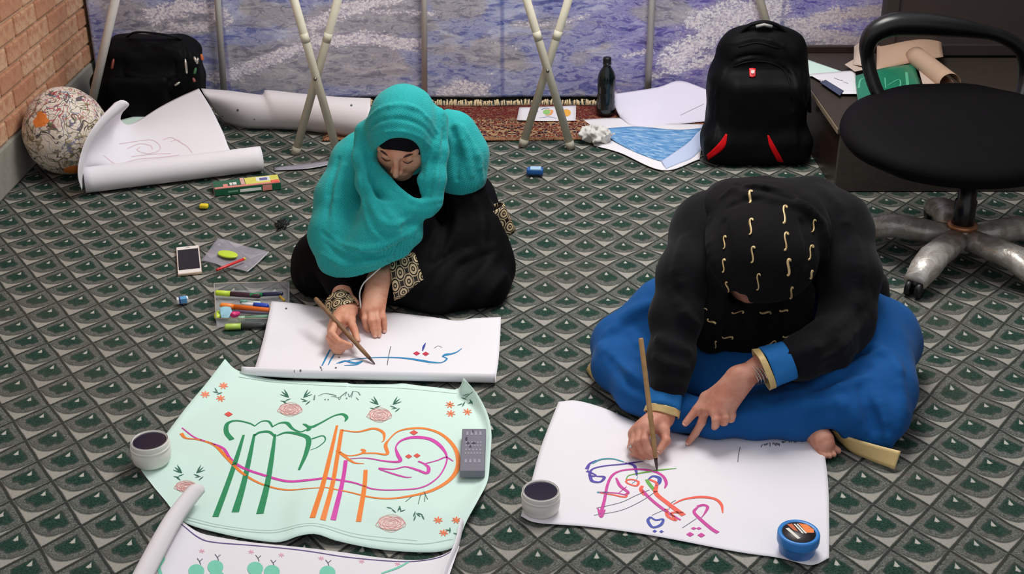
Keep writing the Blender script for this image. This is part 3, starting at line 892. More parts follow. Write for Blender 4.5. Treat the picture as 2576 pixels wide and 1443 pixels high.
# teal headscarf
def teal_mat():
    t = NT('teal_openwork_scarf'); c = t.coord()
    big = t.noise(c, 7, 3); fine = t.noise(c, 240, 3)
    m = t.mapping(c, rot=(.5, .35, .2), sc=(1, 1, 1)); x, y, z = t.sep(m)
    cell = t.mul(t.math('SINE', t.mul(x, 900)), t.math('SINE', t.mul(t.add(z, t.mul(y, .4)), 900)))
    net = t.mul(t.step(cell, .45, .9), t.step(big, .46, .6))
    thread = t.math('SINE', t.mul(t.add(z, t.mul(x, .15)), 2200))
    base = t.mix(fine, lin((12, 136, 138)), lin((44, 182, 180)))
    col = t.mix(t.mul(net, .62), base, lin((4, 72, 76)))
    t.bump(t.add(t.mul(cell, -.6), t.add(t.mul(thread, .2), t.mul(fine, .5))), .28, .0015)
    return t.done(col, .85, 0, .2, Sheen_Weight=0.12)
teal = teal_mat()
F = Field((-.70, 3.10, .04), (-.01, 3.80, .76), .0042)
F.add(F.ell(L1(0, -.018, .038), (.099, .116, .105), ax1))                           # over the head
F.add(F.ell(L1(0, .000, -.03), (.094, .088, .105), ax1), .05)
F.add(F.ell(L1(.01, -.075, -.055), (.085, .07, .10), ax1), .05)                     # gathered at the nape
# shoulders and capes
F.add(F.chain([B(1080, 330, 3.56), B(1135, 345, 3.58), B(1158, 390, 3.57), B(1160, 440, 3.54)], [.064, .074, .080, .076], .03), .045)
F.add(F.chain([B(950, 360, 3.54), B(900, 410, 3.52), B(862, 500, 3.45), B(850, 590, 3.38), B(856, 640, 3.33)], [.065, .075, .078, .080, .072], .03), .045)
# front fall across the chest to the forearm
F.add(F.chain([B(985, 500, 3.345), B(965, 560, 3.32), B(935, 620, 3.30), B(900, 655, 3.29)], [.055, .068, .066, .058], .03), .05)
F.add(F.chain([B(1045, 520, 3.34), B(1030, 585, 3.32), B(1000, 640, 3.31)], [.030, .034, .026], .02), .03)
# side panels by the cheeks and the cowl edge
F.add(F.chain([B(1102, 300, 3.45), B(1102, 380, 3.40), B(1096, 450, 3.36), B(1090, 510, 3.34)], [.030, .028, .028, .026], .02), .025)
F.add(F.chain([B(915, 330, 3.43), B(910, 400, 3.39), B(925, 460, 3.35), B(955, 520, 3.32)], [.026, .026, .032, .04], .02), .03)
# cut the face opening and the hollow below the chin
F.cut(F.ell(L1(0, .115, -.018), (.078, .092, .092), ax1), .006)
_d = _ray(1003, 396).normalized(); _x = Vector((1, 0, .10)).normalized(); _x = (_x - _d * _x.dot(_d)).normalized()
F.cut(F.ell(B(1004, 398, 3.27), (.076, .15, .058), (_x, _d, _x.cross(_d))), .006)
F.cut(F.chain([B(1026, 458, 3.36), B(1028, 462, 3.12)], [.026, .030]), .008)
F.cut(F.chain([B(1046, 488, 3.36), B(1048, 492, 3.12)], [.020, .023]), .008)
# trailing hems: right cape ends in a straight edge, front fall ends above the forearm
cutR = F.half(B(1170, 474, 3.52), B(1170, 520, 3.52) - B(1165, 474, 3.52))
right = F.half(B(1112, 400, 3.5), (1, 0, 0))
F.d = np.maximum(F.d, np.minimum(cutR, right))
hem = F.half(B(900, 690, 3.25), (B(930, 760, 3.25) - B(905, 690, 3.25)))
F.d = np.maximum(F.d, hem)
# folds
F.add(F.chain([B(918, 372, 3.41), B(934, 420, 3.375), B(962, 462, 3.345), B(992, 500, 3.325), B(1030, 528, 3.32), B(1075, 526, 3.33)], [.016, .022, .028, .032, .030, .024], .01), .018)
F.add(F.chain([B(1090, 392, 3.385), B(1082, 425, 3.37), B(1066, 452, 3.355), B(1068, 480, 3.35)], [.012, .019, .018, .014], .01), .012)
F.ridge([(922, 305), (955, 275), (1010, 265), (1062, 282), (1102, 335)], .006, .008)
F.ridge([(922, 335), (952, 305), (1010, 298), (1064, 318), (1092, 352)], .005, .007, groove=True)
F.ridge([(930, 345), (960, 334), (1005, 331), (1050, 342), (1082, 368)], .0055, .006)
F.ridge([(1085, 235), (1112, 290), (1104, 350), (1080, 410), (1072, 470)], .008, .010)
F.ridge([(1118, 290), (1116, 370), (1112, 450), (1106, 510)], .007, .010, groove=True)
F.ridge([(940, 408), (978, 452), (1015, 490), (1055, 510), (1104, 502)], .010, .010)
F.ridge([(1096, 400), (1084, 450), (1080, 495)], .006, .010, groove=True)
F.ridge([(912, 390), (915, 470), (930, 550), (960, 610)], .010, .016)
F.ridge([(885, 400), (880, 480), (890, 560), (915, 610)], .006, .016, groove=True)
F.ridge([(865, 420), (845, 500), (840, 580)], .010, .018)
F.ridge([(975, 530), (1000, 580), (990, 630)], .007, .014)
F.ridge([(825, 590), (870, 625), (950, 622), (1040, 580)], .010, .014)
F.ridge([(818, 612), (870, 648), (960, 640), (1030, 605)], .006, .010, groove=True)
F.ridge([(812, 640), (870, 668), (950, 655)], .009, .012)
F.ridge([(1128, 280), (1165, 350), (1185, 440)], .008, .018)
F.ridge([(1140, 330), (1150, 390), (1150, 450)], .006, .016, groove=True)
F.ridge([(1112, 464), (1150, 468), (1222, 456)], .009, .008)
F.ridge([(908, 430), (914, 510), (942, 572), (985, 588)], .008, .012, groove=True)
F.ridge([(930, 470), (948, 540), (985, 566), (1030, 548)], .009, .010)
F.ridge([(812, 585), (860, 622), (930, 644), (1000, 624), (1048, 580)], .008, .010, groove=True)
F.ridge([(945, 640), (1010, 612), (1052, 565)], .008, .010)
F.ridge([(850, 400), (832, 470), (822, 540)], .008, .012, groove=True)
F.ridge([(1125, 300), (1140, 380), (1135, 460)], .007, .012, groove=True)
F.ridge([(1165, 320), (1200, 390), (1212, 450)], .008, .014)
F.wob(.002, 45, .4)
scarf1 = mesh_obj('headscarf', F, teal, p1)
bv_scarf1 = BVHTree.FromPolygons([tuple(v.co) for v in scarf1.data.vertices], [tuple(p.vertices) for p in scarf1.data.polygons])
# eyebrows and lashes
def face_line(pts, rad, mat, name):
    q = smooth_line([(*p, r_) for p, r_ in zip(pts, rad)], 5)
    obj(name, *tube([L1(*p[:3]) for p in q], [p[3] for p in q], 6), mat, p1)
for s in (-1, 1):
    face_line([(s * .014, .0925, .022), (s * .028, .0895, .0275), (s * .042, .080, .027), (s * .052, .070, .022)], [.0022, .0038, .0034, .0012], brow_m, 'eyebrow')
    face_line([(s * .017, .0855, -.003), (s * .031, .0865, -.008), (s * .045, .0775, -.005)], [.0008, .0016, .0010], brow_m, 'eyelashes')

# white cord lying along the sleeve
cord = tube([Vector(p) for p in smooth_line([B(962, 668, 3.28), B(938, 690, 3.26), B(915, 712, 3.25), B(905, 738, 3.235), B(908, 775, 3.20)], 6)], .0022, 6)
tag(obj('cable', *cord, plain('white_cord', (226, 224, 220), .5)), 'thin white cord hanging between the hands of the teal-scarfed person', 'cord')

# ------------------------------------------------------------------ person in the black scarf with gold motifs
p2 = thing('person', 'person bent low in black patterned scarf and blue skirt, writing', 'person', (.66, 3.1, 0))
ax2 = head_axes(math.radians(66), math.radians(-32), math.radians(8))
r2, f2, u2 = ax2
c2 = B(1894, 652, 2.845) - u2 * .035 + f2 * .012
L2 = lambda x, y, z: c2 + r2 * x + f2 * y + u2 * z
sR, sL = spot(1776, 575, .385), spot(2104, 575, .385)
eR, eL = spot(1700, 800, .235), spot(2128, 815, .21)
wR, wL = spot(1664, 1048, .062), spot(1862, 950, .165)
hands2 = dict(
    r_f=[spots([(1628, 1074, .070), (1622, 1106, .062), (1632, 1130, .044), (1647, 1147, .027)]),
         spots([(1613, 1077, .062), (1605, 1110, .052), (1616, 1136, .034), (1633, 1150, .019)]),
         spots([(1601, 1083, .049), (1594, 1117, .037), (1602, 1140, .022), (1618, 1151, .013)]),
         spots([(1593, 1092, .036), (1588, 1124, .023), (1594, 1140, .014), (1607, 1147, .011)])],
    r_t=spots([(1669, 1082, .056), (1676, 1108, .046), (1658, 1134, .032)]),
    l_f=[spots([(1776, 1030, .092), (1765, 1062, .062), (1750, 1088, .032), (1732, 1112, .011)]),
         spots([(1797, 1036, .098), (1801, 1056, .088), (1800, 1068, .072), (1797, 1074, .058)]),
         spots([(1820, 1036, .100), (1824, 1052, .090), (1822, 1061, .076), (1818, 1064, .062)]),
         spots([(1839, 1026, .100), (1841, 1044, .090), (1839, 1053, .077), (1834, 1056, .066)])],
    l_t=spots([(1776, 1000, .108), (1752, 1030, .086), (1724, 1064, .062)]))
bp = [hand(wR, spot(1680, 975, .115), hands2['r_f'], hands2['r_t']),
      hand(wL, spot(1925, 915, .185), hands2['l_f'], hands2['l_t'], palm_r=.022, fr=(.0098, .0076))]
bp.append(head_piece(c2, ax2, .004))
hL, hR = Vector((.78, 3.34, .12)), Vector((.60, 3.34, .12))
kL, kR = Vector((.98, 2.93, .10)), Vector((.305, 2.99, .065))
aL, aR = Vector((.66, 2.76, .05)), Vector((.52, 2.84, .05))
mid2, chest2 = Vector((.67, 3.34, .22)), Vector((.66, 3.14, .315))
F = Field((.1, 2.5, -.02), (1.2, 3.6, .62), .009)
trunk(F, -.012, hL, hR, mid2, chest2, sL + Vector((0, .02, -.02)), sR + Vector((0, .02, -.02)), c2 - f2 * .06 - u2 * .10, eL, eR, wL, wR, kL, kR, aL, aR)
F.keep(-F.Z + .002)
bp.append(F.mesh())
# bare foot in front of the skirt
ft = spots([(2052, 1085, .035), (2072, 1112, .028), (2086, 1132, .018)])
F = Field(spot(2070, 1110, .03) - Vector((.09, .09, .06)), spot(2070, 1110, .03) + Vector((.09, .09, .06)), .0025)
F.add(F.chain([spot(2030, 1060, .05), ft[0], ft[1], ft[1].lerp(ft[2], .4)], [.026, .026, .023, .016], .02))
for i, (u, v) in enumerate(((2108, 1133), (2098, 1143), (2087, 1147), (2076, 1147), (2066, 1143))):
    q = spot(u, v, .012); b = ft[1].lerp(ft[2], .3) + Vector(((2 - i) * .009, 0, -.006))
    F.add(F.cone(b, q, .0092, .0082 if i == 0 else .0062), .002)
F.keep(-F.Z + .002)
bp.append(F.mesh())
body_obj(bp, nails(hands2['l_f'][:1] + [hands2['l_t'], hands2['r_t']] + hands2['r_f'][:2], (0, -.5, 1)), skin2, p2)

# black sweater
sw_m = fabric('black_knit', (18, 17, 20), 0.9, weave=520, bump=0.35, var=0.3, sheen=0.06)
F = Field((.2, 2.48, .02), (1.16, 3.62, .66), .0065)
F.add(F.cone(hL + Vector((0, 0, .04)), hR + Vector((0, 0, .04)), .15, .14))
F.add(F.chain([(hL + hR) / 2, mid2, chest2], [.15, .14, .13], .05), .06)
F.add(F.cone(B(1840, 532, 3.10), B(2045, 528, 3.11), .088, .088), .06)
F.add(F.cone(sL, sR, .080, .080), .06)
F.add(F.chain([sL, spot(2138, 690, .31), eL, spot(2080, 870, .20)], [.085, .074, .068, .060], .03), .05)
F.add(F.chain([spot(2080, 870, .20), spot(2020, 895, .20), spot(1965, 912, .195)], [.060, .054, .047], .02), .03)
F.add(F.chain([sR, spot(1725, 690, .32), eR, spot(1688, 900, .165), spot(1683, 962, .125)], [.080, .068, .062, .054, .048], .03), .05)
F.add(F.chain([B(1900, 760, 3.0), B(1900, 840, 2.95)], [.10, .09], .02), .06)          # belly in shadow
F.add(F.chain([B(2190, 720, 3.14), B(2215, 790, 3.10), B(2235, 830, 3.06)], [.05, .035, .016], .02), .05)   # tail of the garment behind her
for pts, rr in (([(2175, 740), (2130, 800), (2070, 850)], .011), ([(2170, 800), (2120, 870), (2060, 910)], .010), ([(1690, 730), (1720, 790), (1755, 820)], .010), ([(1655, 850), (1690, 870), (1730, 880)], .009),
                ([(1648, 900), (1690, 920), (1725, 925)], .008), ([(2150, 610), (2165, 690), (2150, 760)], .011), ([(1720, 600), (1705, 680), (1720, 740)], .010), ([(2060, 470), (2120, 530), (2130, 590)], .009), ([(2100, 850), (2040, 880), (1990, 890)], .008)):
    F.ridge(pts, rr, .018)
F.wob(.003, 34, .2)
sweater = mesh_obj('sweater', F, sw_m, p2)

# blue skirt over crossed legs, with gold hem
blue_m = fabric('blue_cotton', (20, 80, 142), 0.8, weave=900, bump=0.15, var=0.14, sheen=0.05)
F = Field((.12, 2.42, -.02), (1.18, 3.62, .36), .0065)
F.add(F.cone(hL, hR, .12, .11))
F.add(F.chain([hL, spot(2140, 850, .12), kL + Vector((-.02, 0, .0)), aL], [.15, .12, .10, .06], .05), .07)
F.add(F.chain([hR, spot(1675, 805, .12), kR, aR], [.11, .10, .068, .06], .05), .06)
F.add(F.ell(Vector((.62, 2.93, .06)), (.26, .24, .085)), .07)
F.add(F.chain([spot(1540, 872, .06), spot(1550, 922, .055), spot(1600, 985, .05), spot(1700, 1035, .045), spot(1800, 1052, .045), spot(1900, 1048, .05), spot(2010, 1042, .06)], [.055, .058, .05, .045, .045, .05, .055], .03), .05)
F.add(F.chain([spot(2215, 900, .11), spot(2225, 985, .09), spot(2222, 1050, .065), spot(2214, 1098, .042)], [.085, .075, .055, .030], .03), .05)
F.add(F.chain([spot(2110, 990, .09), spot(2130, 1045, .065), spot(2150, 1078, .042)], [.07, .052, .028], .03), .05)
F.add(F.chain([spot(2010, 1042, .06), spot(2110, 1030, .07)], [.055, .06], .03), .05)
for pts, rr in (([(1990, 970), (2100, 930), (2210, 890)], .013), ([(1920, 1010), (2050, 990), (2180, 950)], .012), ([(1860, 1045), (2000, 1025), (2120, 1010)], .012), ([(2190, 960), (2220, 1040), (2235, 1120)], .014),
                ([(2110, 1010), (2150, 1060), (2185, 1110)], .012), ([(2255, 930), (2265, 1010), (2255, 1090)], .012), ([(1530, 840), (1590, 790), (1650, 760)], .014), ([(1510, 870), (1570, 930), (1640, 980)], .013),
                ([(1590, 840), (1620, 900), (1650, 970)], .012), ([(1850, 960), (1800, 1010), (1750, 1060)], .012), ([(1740, 960), (1720, 1010), (1700, 1050)], .010), ([(2160, 860), (2230, 890), (2262, 930)], .012)):
    F.ridge(pts, rr, .022)
for pts, rr in (([(2000, 955), (2110, 910), (2200, 870)], .008), ([(1930, 1000), (2060, 970), (2180, 920)], .008), ([(2165, 980), (2195, 1050), (2215, 1110)], .008), ([(1520, 890), (1580, 960), (1640, 1000)], .008)):
    F.ridge(pts, rr, .02, groove=True)
F.wob(.003, 26, .9)
F.cut(F.ell(spot(2078, 1115, .01), (.034, .075, .045)), .015)
F.keep(-F.Z + .004, .004)
skirt = mesh_obj('skirt', F, blue_m, p2)
def hem_band(name, top, bot, mat, parent):
    T, Bm = resample(smooth_line(top), 30), resample(smooth_line(bot), 30)
    S = np.stack([T * (1 - t) + Bm * t for t in np.linspace(0, 1, 6)])
    V, Fc, uv = gridmesh(S)
    return obj(name, V, Fc, mat, parent, solid=.004)
hem_band('hem_band', [spot(2092, 1082, .040), spot(2132, 1098, .042), spot(2192, 1116, .045), spot(2266, 1134, .045)],
         [spot(2105, 1105, .012), spot(2140, 1135, .008), spot(2195, 1160, .008), spot(2250, 1180, .008)], gold_trim, skirt)
hem_band('hem_band', [spot(1492, 900, .05), spot(1515, 940, .045), spot(1570, 985, .03)], [spot(1474, 930, .006), spot(1500, 960, .006), spot(1565, 992, .006)], gold_trim, skirt)

# blue sleeve ends with gold trim
blue_cuff = fabric('blue_sleeve', (40, 110, 176), 0.75, weave=900, bump=0.15)
cf = cuff('sleeve_end', spot(1684, 940, .135), spot(1668, 1030, .078), .036, .039, blue_cuff, p2, flat=.8, side=(0, -.5, .85), wav=.05)
cuff('gold_trim', spot(1669, 1024, .082), spot(1665, 1043, .068), .0395, .0405, gold_trim, cf, flat=.8, side=(0, -.5, .85), wav=.05)
a_, b_, e_ = spot(1985, 905, .205), spot(1930, 925, .19), spot(1915, 931, .185)
cf = cuff('sleeve_end', a_, b_, .046, .049, blue_cuff, p2, flat=.75, side=(0, -.6, .8), wav=.06)
cuff('gold_trim', b_, e_, .0495, .0505, gold_trim, cf, flat=.75, side=(0, -.6, .8), wav=.06)
silver = plain('silver_bangle', (206, 202, 198), 0.25, 0.9)
w_dir = (spot(1925, 915, .185) - wL).normalized()
for i in range(6):
    c = wL.lerp(spot(1925, 915, .185), .12 + .11 * i) + Vector((0, 0, -.002 * i))
    s = Vector((0, -.6, .8)); s = (s - w_dir * s.dot(w_dir)).normalized(); q = w_dir.cross(s)
    rr = .0285 + .001 * i
    ring = [c + q * (rr * math.cos(w)) + s * (rr * math.sin(w)) + w_dir * (.006 * math.cos(w)) for w in np.linspace(0, 2 * PI, 37)]
    o = obj('bangle', *tube(ring, .0016, 6, cap=False), silver)
    tag(o, '%s silver bangle on the resting wrist, counting from the hand' % ('first', 'second', 'third', 'fourth', 'fifth', 'sixth')[i], 'bangle', 'bangles on the wrist')
c = spot(1593, 1128, .030)
rg_ = obj('finger_ring', *mergeg([tube([c + Vector((.0105 * math.cos(w), .004 * math.sin(w), .0105 * math.sin(w))) for w in np.linspace(0, 2 * PI, 25)], .0014, 6, cap=False),
          lathe([(0, .006), (.004, .004), (.005, .001), (.003, -.001), (0, -.001)], 10, c + Vector((-.007, -.004, .008)))]), silver)
tag(rg_, 'small silver ring on the pen hand over the colourful drawing', 'ring')

# patterned black scarf: wound over the head, folds hanging below the face
F = Field((.36, 2.58, .10), (.95, 3.25, .66), .0045)
F.add(F.ell(B(1905, 625, 2.85), (.108, .122, .112)))
F.add(F.ell(B(1930, 560, 2.93), (.135, .12, .105)), .06)
F.add(F.ell(B(1925, 660, 2.80), (.125, .10, .09)), .06)
F.add(F.ell(B(2010, 590, 2.92), (.075, .09, .085)), .05)
F.add(F.ell(B(1860, 520, 3.0), (.10, .07, .055)), .05)
F.add(F.chain([B(1830, 500, 3.03), B(1920, 484, 3.04), B(1990, 490, 3.03)], [.032, .034, .028], .02), .04)
F.add(F.chain([B(1830, 700, 2.84), B(1800, 780, 2.83), B(1790, 850, 2.83)], [.050, .050, .040], .02), .04)
F.add(F.chain([B(1880, 760, 2.86), B(1870, 830, 2.85), B(1868, 880, 2.85)], [.055, .055, .04], .02), .04)
F.add(F.chain([B(2000, 740, 2.86), B(1990, 820, 2.85), B(1960, 875, 2.84)], [.050, .052, .04], .02), .04)
F.cut(F.chain([B(1848, 746, 2.86), B(1846, 752, 2.60)], [.016, .022]), .008); F.cut(F.chain([B(1870, 748, 2.86), B(1870, 756, 2.60)], [.012, .018]), .008)                          # brow shows here
F.cut(F.chain([B(1880, 772, 2.80), B(1960, 775, 2.80)], [.016, .016]), .02)
F.ridge([(1785, 560), (1795, 640), (1825, 715)], .016, .018)
F.ridge([(1815, 500), (1850, 478), (1910, 470), (1960, 478)], .010, .010)
F.ridge([(1830, 520), (1870, 500), (1940, 496)], .006, .010, groove=True)
F.ridge([(1845, 480), (1920, 500), (2010, 520), (2070, 560)], .010, .016)
F.ridge([(1850, 465), (1930, 480), (2030, 505)], .006, .012, groove=True)
F.ridge([(2070, 600), (2065, 680), (2015, 740)], .016, .018)
F.ridge([(2000, 500), (2045, 540), (2080, 600)], .014, .016)
F.ridge([(1820, 560), (1830, 640), (1850, 700)], .006, .02, groove=True)
F.ridge([(2020, 560), (2035, 640), (2000, 720)], .006, .02, groove=True)
F.ridge([(1880, 758), (1930, 770), (1985, 765), (2020, 745)], .010, .014)
for u in (1770, 1810, 1850, 1900, 1945, 1990, 2020):
    F.ridge([(u, 790), (u - 6, 830), (u - 12, 880)], .0085, .010)
    F.ridge([(u + 20, 790), (u + 14, 830), (u + 8, 880)], .005, .008, groove=True)
F.wob(.004, 30, .3)
scarf_m = fabric('black_crepe_scarf', (17, 15, 16), 0.9, weave=800, bump=0.25, var=0.3, sheen=0.02)
scarf2 = mesh_obj('headscarf', F, scarf_m, p2)
bv2 = BVHTree.FromPolygons([tuple(v.co) for v in scarf2.data.vertices], [tuple(p.vertices) for p in scarf2.data.polygons])
def gold_m():
    t = NT('gold_thread'); n = t.noise(t.coord(), 180, 3)
    return t.done(t.mix(n, lin((176, 134, 84)), lin((236, 214, 160))), .4, .3, .5)
gthread = gold_m()
camp = Vector((0, 0, CAM_H))
def on_surface(bv, u, v):
    d = _ray(u, v).normalized(); h_ = bv.ray_cast(camp, d)
    return (h_[0], h_[1]) if h_[0] is not None else (None, None)
motifs = [(1973, 540, 22, 0), (1976, 608, 22, 0), (1983, 672, 20, 0), (1990, 735, 14, 5), (1887, 495, 16, 0), (1888, 570, 20, 0), (1893, 640, 20, 0), (1907, 708, 20, 0), (2046, 568, 16, 8),
          (2038, 636, 18, 8), (2040, 690, 10, 12), (1953, 480, 16, 5), (2036, 515, 10, 10), (1995, 455, 8, -30), (1822, 610, 16, 0), (1820, 668, 16, 0), (1830, 720, 12, -20),
          (1768, 715, 12, -60), (1770, 775, 10, -70), (1855, 785, 14, 80), (1925, 785, 14, 85), (1972, 780, 10, 85), (1790, 808, 12, -70), (1830, 848, 14, 88), (1740, 825, 14, -20), (1985, 845, 14, 80), (1940, 862, 12, 60), (1800, 865, 8, 0)]
for u, v, s, a in motifs:
    ca, sa = math.cos(math.radians(a)), math.sin(math.radians(a))
    P = []
    for x, y in [(q_[0] * s, q_[1] * s) for q_ in smooth_line([(.30, -.72), (.20, -.98), (-.04, -.92), (-.10, -.5), (.0, 0), (.08, .5), (.02, .9), (-.22, 1.0)], 3)]:
        h_, n_ = on_surface(bv2, u + ca * x - sa * y, v + sa * x + ca * y)
        if h_ is not None: P.append(h_ + n_ * .0012)
    if len(P) > 4 and max((P[i + 1] - P[i]).length for i in range(len(P) - 1)) < .02:
        obj('gold_motif', *tube(P, [.0012] + [.0034] * (len(P) - 2) + [.0014], 6, flat=.5), gthread, scarf2)
# ================================================================== PAPERS AND CALLIGRAPHY
def paper_mat(name, rgb, warm=(214, 204, 210)):
    t = NT(name); c = t.coord()
    n = t.noise(c, 3.0, 3); f = t.noise(c, 300, 2)
    t.bump(t.add(t.mul(t.noise(c, 12, 3), 1.0), t.mul(f, .06)), .10, .01)
    return t.done(t.mix(t.mul(n, .35), lin(rgb), lin(warm)), .75, 0, .25)
white_p = paper_mat('white_paper', (236, 233, 238))
mint_p = paper_mat('mint_paper', (214, 238, 228), (198, 226, 214))
cream_p = paper_mat('offwhite_paper', (228, 222, 224))
def ink(rgb, rough=.55):
    return plain('ink', rgb, rough, var=.12, scale=120)
class Sheet:
    def __init__(self, name, S, mat, label, cat, group=None, thick=.0006):
        V, Fc, uv = gridmesh(S)
        base = Vector(S.reshape(-1, 3).mean(0)); base.z = 0
        self.root = thing(name, label, cat, base, group)
        self.o = obj('sheet', V, Fc, mat, self.root, uv=uv, solid=thick)
        self.bv = BVHTree.FromPolygons([tuple(v) for v in V], [tuple(f) for f in Fc])
    def at(self, u, v):
        d = _ray(u, v).normalized(); h_ = self.bv.ray_cast(camp, d)
        if h_[0] is None: return None, None
        n = h_[1] if h_[1].dot(d) < 0 else -h_[1]
        return h_[0], n
    def stroke(self, pts, w, n=7):
        """ribbon of ink lying on the sheet; pts are photograph pixels, w widths in pixels (one or per point)"""
        ws = w if isinstance(w, (list, tuple)) else [w] * len(pts)
        P = smooth_line([(p[0], p[1], q) for p, q in zip(pts, ws)], n)
        C = []
        for u, v, q in P:
            h_, nn = self.at(u, v)
            if h_ is not None: C.append((h_, nn, q * (h_ - camp).length / F_PX * .5))
        V, Fc = [], []
        for i, (p, nn, hw) in enumerate(C):
            t = (C[min(i + 1, len(C) - 1)][0] - C[max(i - 1, 0)][0])
            if t.length < 1e-7: t = Vector((1, 0, 0))
            s = nn.cross(t.normalized()).normalized()
            V += [p + s * hw + nn * .0009, p - s * hw + nn * .0009]
        for i in range(len(C) - 1):
            if (C[i + 1][0] - C[i][0]).length < .05: Fc.append((2 * i, 2 * i + 1, 2 * i + 3, 2 * i + 2))
        return V, Fc
    def poly(self, pts):
        P = [self.at(*p) for p in pts]
        P = [(h_ + nn * .0010) for h_, nn in P if h_ is not None]
        return (P, [tuple(range(len(P)))]) if len(P) > 2 else ([], [])
    def blob(self, u, v, ru, rv, n=18):
        return self.poly([(u + ru * math.cos(w), v + rv * math.sin(w)) for w in np.linspace(0, 2 * PI, n, endpoint=False)])
    def marks(self, name, parts, mat, kind=None):
        V, Fc = mergeg([p for p in parts if len(p[0])])
        if V:
            o = obj(name, V, Fc, mat, self.root, smooth=False)
            if kind: o['kind'] = kind
            return o
    def each(self, name, groups, mat):
        for g in groups: self.marks(name, g if isinstance(g, list) else [g], mat)
def diamond(sh, u, v, r=8, k=.75):
    return sh.poly([(u - r, v), (u, v - r * k), (u + r, v), (u, v + r * k)])
def flower(sh, u, v, r, n=7, w=3):
    return [sh.stroke([(u, v), (u + r * .6 * math.cos(a), v + r * .45 * math.sin(a)), (u + r * math.cos(a), v + r * .75 * math.sin(a))], [w * .4, w, w * .4], 3) for a in np.linspace(.3, .3 + 2 * PI, n, endpoint=False)]
def leaf(sh, u, v, a, L, w=4):
    c, s = math.cos(math.radians(a)), math.sin(math.radians(a))
    return sh.stroke([(u, v), (u + c * L * .5, v + s * L * .5), (u + c * L, v + s * L)], [.6, w, .6], 3)
def scribble_rose(sh, u, v, ru, rv):
    out = []
    for k in range(7):
        f = 1 - k / 7.5
        out.append(sh.stroke([(u + ru * f * (1 + .12 * math.sin(5 * w + k)) * math.cos(w + k), v + rv * f * (1 + .12 * math.cos(4 * w)) * math.sin(w + k)) for w in np.linspace(0, 2 * PI, 14)], 1.4, 2))
    return out

# ---- white sheet with blue lettering in front of the teal-scarfed person; its near edge curls up
def curled_sheet():
    top = spots([(683, 757, .046), (740, 762, .034), (830, 775, .006), (960, 783, .003), (1080, 796, .004), (1150, 806, .006), (1190, 800, .012), (1260, 797, .020)])
    bot = spots([(636, 940, .002), (760, 948, .002), (1000, 954, .002), (1246, 960, .002)])
    lef = spots([(683, 757, .046), (670, 820, .036), (655, 880, .010), (636, 940, .002)])
    rig = spots([(1260, 797, .020), (1258, 850, .010), (1254, 905, .004), (1246, 960, .002)])
    S = coons(top, bot, lef, rig, 50, 26)
    S[..., 2] = np.maximum(S[..., 2], .002)
    rows = [S[j] for j in range(S.shape[0])]
    last = S[-1]
    ext = resample(spots([(612, 946, 0), (760, 952, 0), (1000, 957, 0), (1246, 962, 0)]), 50)
    R = .016
    for a in np.linspace(0.15, 1.42 * PI / 1.0 * .62, 12):
        f = min(1, a / 1.6)
        base = last * (1 - f) + ext * f
        r = base.copy(); r[:, 1] -= R * math.sin(a); r[:, 2] = .002 + R * (1 - math.cos(a))
        rows.append(r)
    return np.stack(rows)
sh1 = Sheet('calligraphy_sheet', curled_sheet(), white_p, 'white sheet with blue lettering before the teal-scarfed person', 'paper')
blue_ink, navy_ink, red_ink, grey_ink = ink((40, 132, 186)), ink((44, 62, 150)), ink((198, 44, 72)), ink((92, 96, 92))
sh1.marks('blue_lettering', [
    sh1.stroke([(846, 914), (868, 908), (892, 913), (912, 908), (896, 917), (866, 919)], [2, 7, 8, 3, 6, 3]),
    sh1.stroke([(852, 914), (885, 905), (930, 900), (975, 899), (1020, 901), (1060, 907), (1085, 911), (1110, 912), (1122, 905)], [2, 3, 4, 5, 7, 9, 8, 4, 3]),
    sh1.stroke([(1112, 897), (1122, 892), (1136, 890), (1150, 885), (1162, 876)], [3, 10, 7, 4, 1.5]), sh1.stroke([(1114, 897), (1124, 902), (1118, 910)], [3, 5, 2]),
    sh1.stroke([(830, 880), (820, 900), (810, 920)], [4, 5, 3]), sh1.stroke([(841, 891), (832, 905), (826, 918)], [4, 4, 2])], blue_ink)
sh1.each('red_dot', [diamond(sh1, 1048, 889, 9, .6), diamond(sh1, 1071, 890, 9, .6)], red_ink)
sh1.marks('navy_stroke', [sh1.stroke([(1071, 862), (1066, 872), (1063, 883)], [1, 6, 2])], navy_ink)
sh1.marks('pencil_marks', [sh1.stroke([(983, 871), (978, 895), (974, 918)], 1.8), sh1.stroke([(1092, 876), (1102, 870), (1112, 874)], 1.2), sh1.blob(720, 776, 3, 2), sh1.blob(853, 899, 2.5, 1.5),
                           sh1.stroke([(806, 922), (810, 932)], [4, 2]), sh1.blob(756, 932, 2.5, 3), sh1.blob(845, 925, 2.5, 2), sh1.stroke([(741, 930), (740, 937)], 1.5)], grey_ink, 'stuff')

